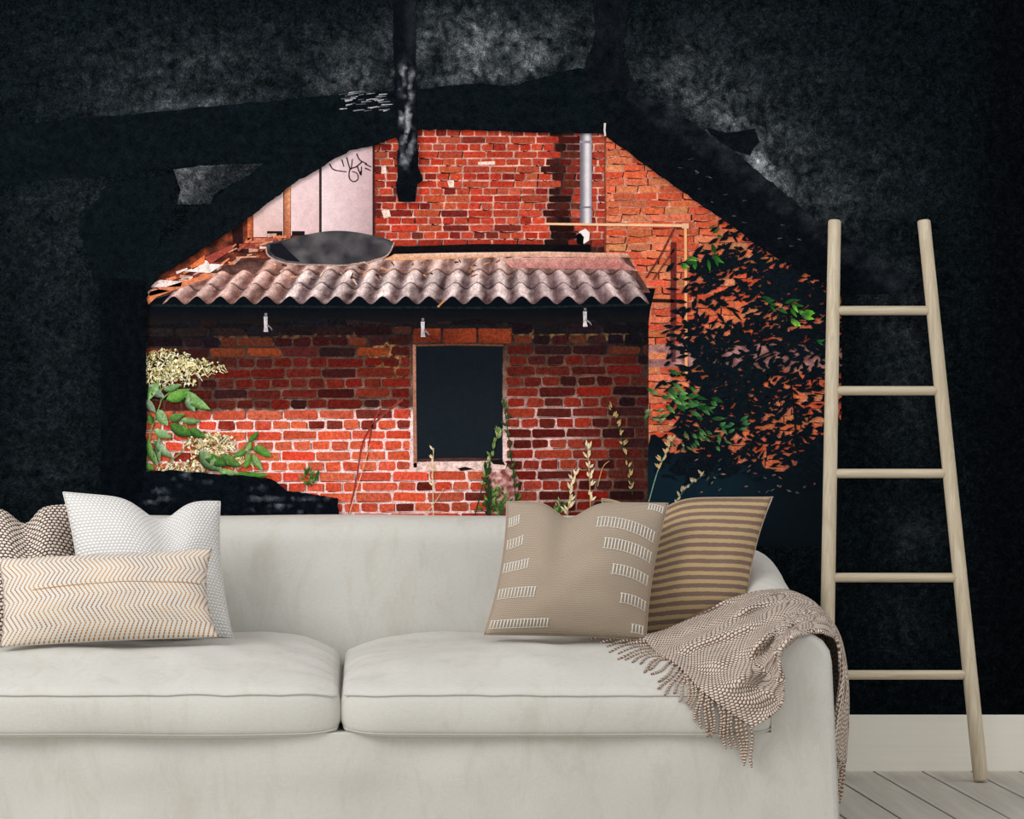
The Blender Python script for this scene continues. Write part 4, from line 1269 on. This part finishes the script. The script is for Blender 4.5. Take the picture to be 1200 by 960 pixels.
throw = empty('knitted_throw', at(880, 860, 5.7))
tag(throw, 'beige knitted throw blanket with twisted fringe draped over the right sofa arm', 'blanket')
V, Fc, UVs = [], [], []
# arc lengths give an even knit: one stitch is about 8 mm
for r in range(nrow):
    acc = 0
    for c in range(ncol):
        if c: acc += (TP[r][c] - TP[r][c - 1]).length
        al = sum((TP[k][c] - TP[k - 1][c]).length for k in range(1, r + 1))
        V.append(TP[r][c]); UVs.append((al / 0.0115, acc / 0.0084))
for r in range(nrow - 1):
    for c in range(ncol - 1):
        a = r * ncol + c
        Fc.append((a, a + ncol, a + ncol + 1, a + 1))
tb = mesh('cloth', V, Fc, throw, M_THROW, True, None, UVs)
sol = tb.modifiers.new('thickness', 'SOLIDIFY'); sol.thickness = 0.007; sol.offset = 0
# fringe
def tassel(pts, r0=0.0042):
    pp = curve(pts, 5)
    path = [at(*p) for p in pp]
    V, Fc = tube(path, [r0 * (0.85 + 0.25 * math.sin(i * 1.9)) * (1 if i < len(path) - 2 else 0.75) for i in range(len(path))], 6)
    L = len(path)
    UVs = [(k / 6.0, i / L) for i in range(L) for k in range(6)]
    mesh('tassel', V, Fc, throw, M_TASSEL, True, None, UVs)
tips0 = [(694, 749), (704, 757), (714, 764), (727, 771), (736, 776), (746, 781), (757, 787), (767, 794), (774, 802), (783, 813), (795, 824), (804, 826), (814, 838), (822, 854), (831, 865), (838, 861), (849, 875), (859, 882), (866, 884), (874, 900), (881, 900)]
edge = [grid[0][c] for c in range(ncol)]
tips = []
for i in range(33):      # a tassel every 5 mm or so along the edge, of uneven length
    q = i / 32.0 * (len(tips0) - 1); k = min(int(q), len(tips0) - 2); t = q - k
    tips.append((tips0[k][0] + (tips0[k + 1][0] - tips0[k][0]) * t + U(-4, 4), tips0[k][1] + (tips0[k + 1][1] - tips0[k][1]) * t + U(-5, 5) * min(1, i / 10)))
for i, (tx, ty) in enumerate(tips):
    t = (i + 0.3) / len(tips)
    e = edge[int(t * (ncol - 1))]
    rx, ry, rd_ = e[0], e[1], e[2]
    pts = []
    for k in range(5):
        q = k / 4.0
        x = rx + (tx - rx) * q + 2.0 * math.sin(q * 5 + i) ; y = ry + (ty - ry) * q + (4 * q * (1 - q) * (-3 if i < 11 else 2))
        d = rd_ + (rest_on(x, y, 9.0, 0.007) - rd_) * min(1, q * 1.2) if True else rd_
        d = rest_on(x, y, min(d, rd_ + 0.02), 0.006)
        pts.append((x, y, d))
    tassel(pts)
endr = [grid[nrow - 1][c] for c in range(ncol)]
for i, (tx, ty) in enumerate([(966, 884), (969, 905), (976, 912), (980, 930), (984, 942), (982, 936), (986, 915), (988, 905)]):
    e = endr[int((0.98 - 0.86 * i / 7.0) * (ncol - 1))]
    tassel([(e[0], e[1] - 3, e[2] - 0.004), ((e[0] + tx) / 2 + 1, (e[1] + ty) / 2, e[2] - 0.006), (tx, ty, e[2] - 0.004)])

# ------------------------------------------------------------------ ladder leaning on the mural
lad = empty('blanket_ladder', at(1058, 917, 6.596))
tag(lad, 'pale wooden five-rung ladder leaning against the dark mural', 'ladder')
def rail(top, bot, n=26):
    a, b_ = Vector(top), Vector(bot)
    ax = (b_ - a).normalized()
    L = (b_ - a).length
    r0_, r1_ = 0.0186, 0.0212
    pts, rad = [], []
    for i in range(n + 1):
        s = L * i / n
        pts.append(a + ax * s); rad.append(r0_ + (r1_ - r0_) * i / n)
    pts = [a - ax * 0.0, a + ax * 0.004] + pts[1:-1] + [b_ - ax * 0.006, b_]
    rad = [r0_ * 0.80, r0_] + rad[1:-1] + [r1_, r1_ * 0.86]
    V, Fc = tube(pts, rad, 20)
    o = mesh('rail', V, Fc, lad, M_LADDER, True)
    return a, b_
DT, DB = 6.765, 6.596
lt, lb = rail(at(978, 258, DT), at(966.5, 915, DB))
rt, rb_ = rail(at(1082.5, 258, DT), at(1149.5, 915, DB))
for py in (364, 458, 555, 677, 791):
    tl = (py - 258) / (915 - 258.0)
    # depth changes evenly along the rail; solve for the height
    def onrail(a, b_):
        lo, hi = 0.0, 1.0
        for _ in range(40):
            m = (lo + hi) / 2; p = a + (b_ - a) * m
            y = CYP + (CAMZ - p.z) * F / p.y
            if y < py: lo = m
            else: hi = m
        return a + (b_ - a) * lo
    A, B = onrail(lt, lb), onrail(rt, rb_)
    dv = (B - A)
    path = [A + dv * (i / 12.0) for i in range(13)]
    V, Fc = tube(path, 0.0135, 16)
    mesh('rung', V, Fc, lad, M_RUNG, True)
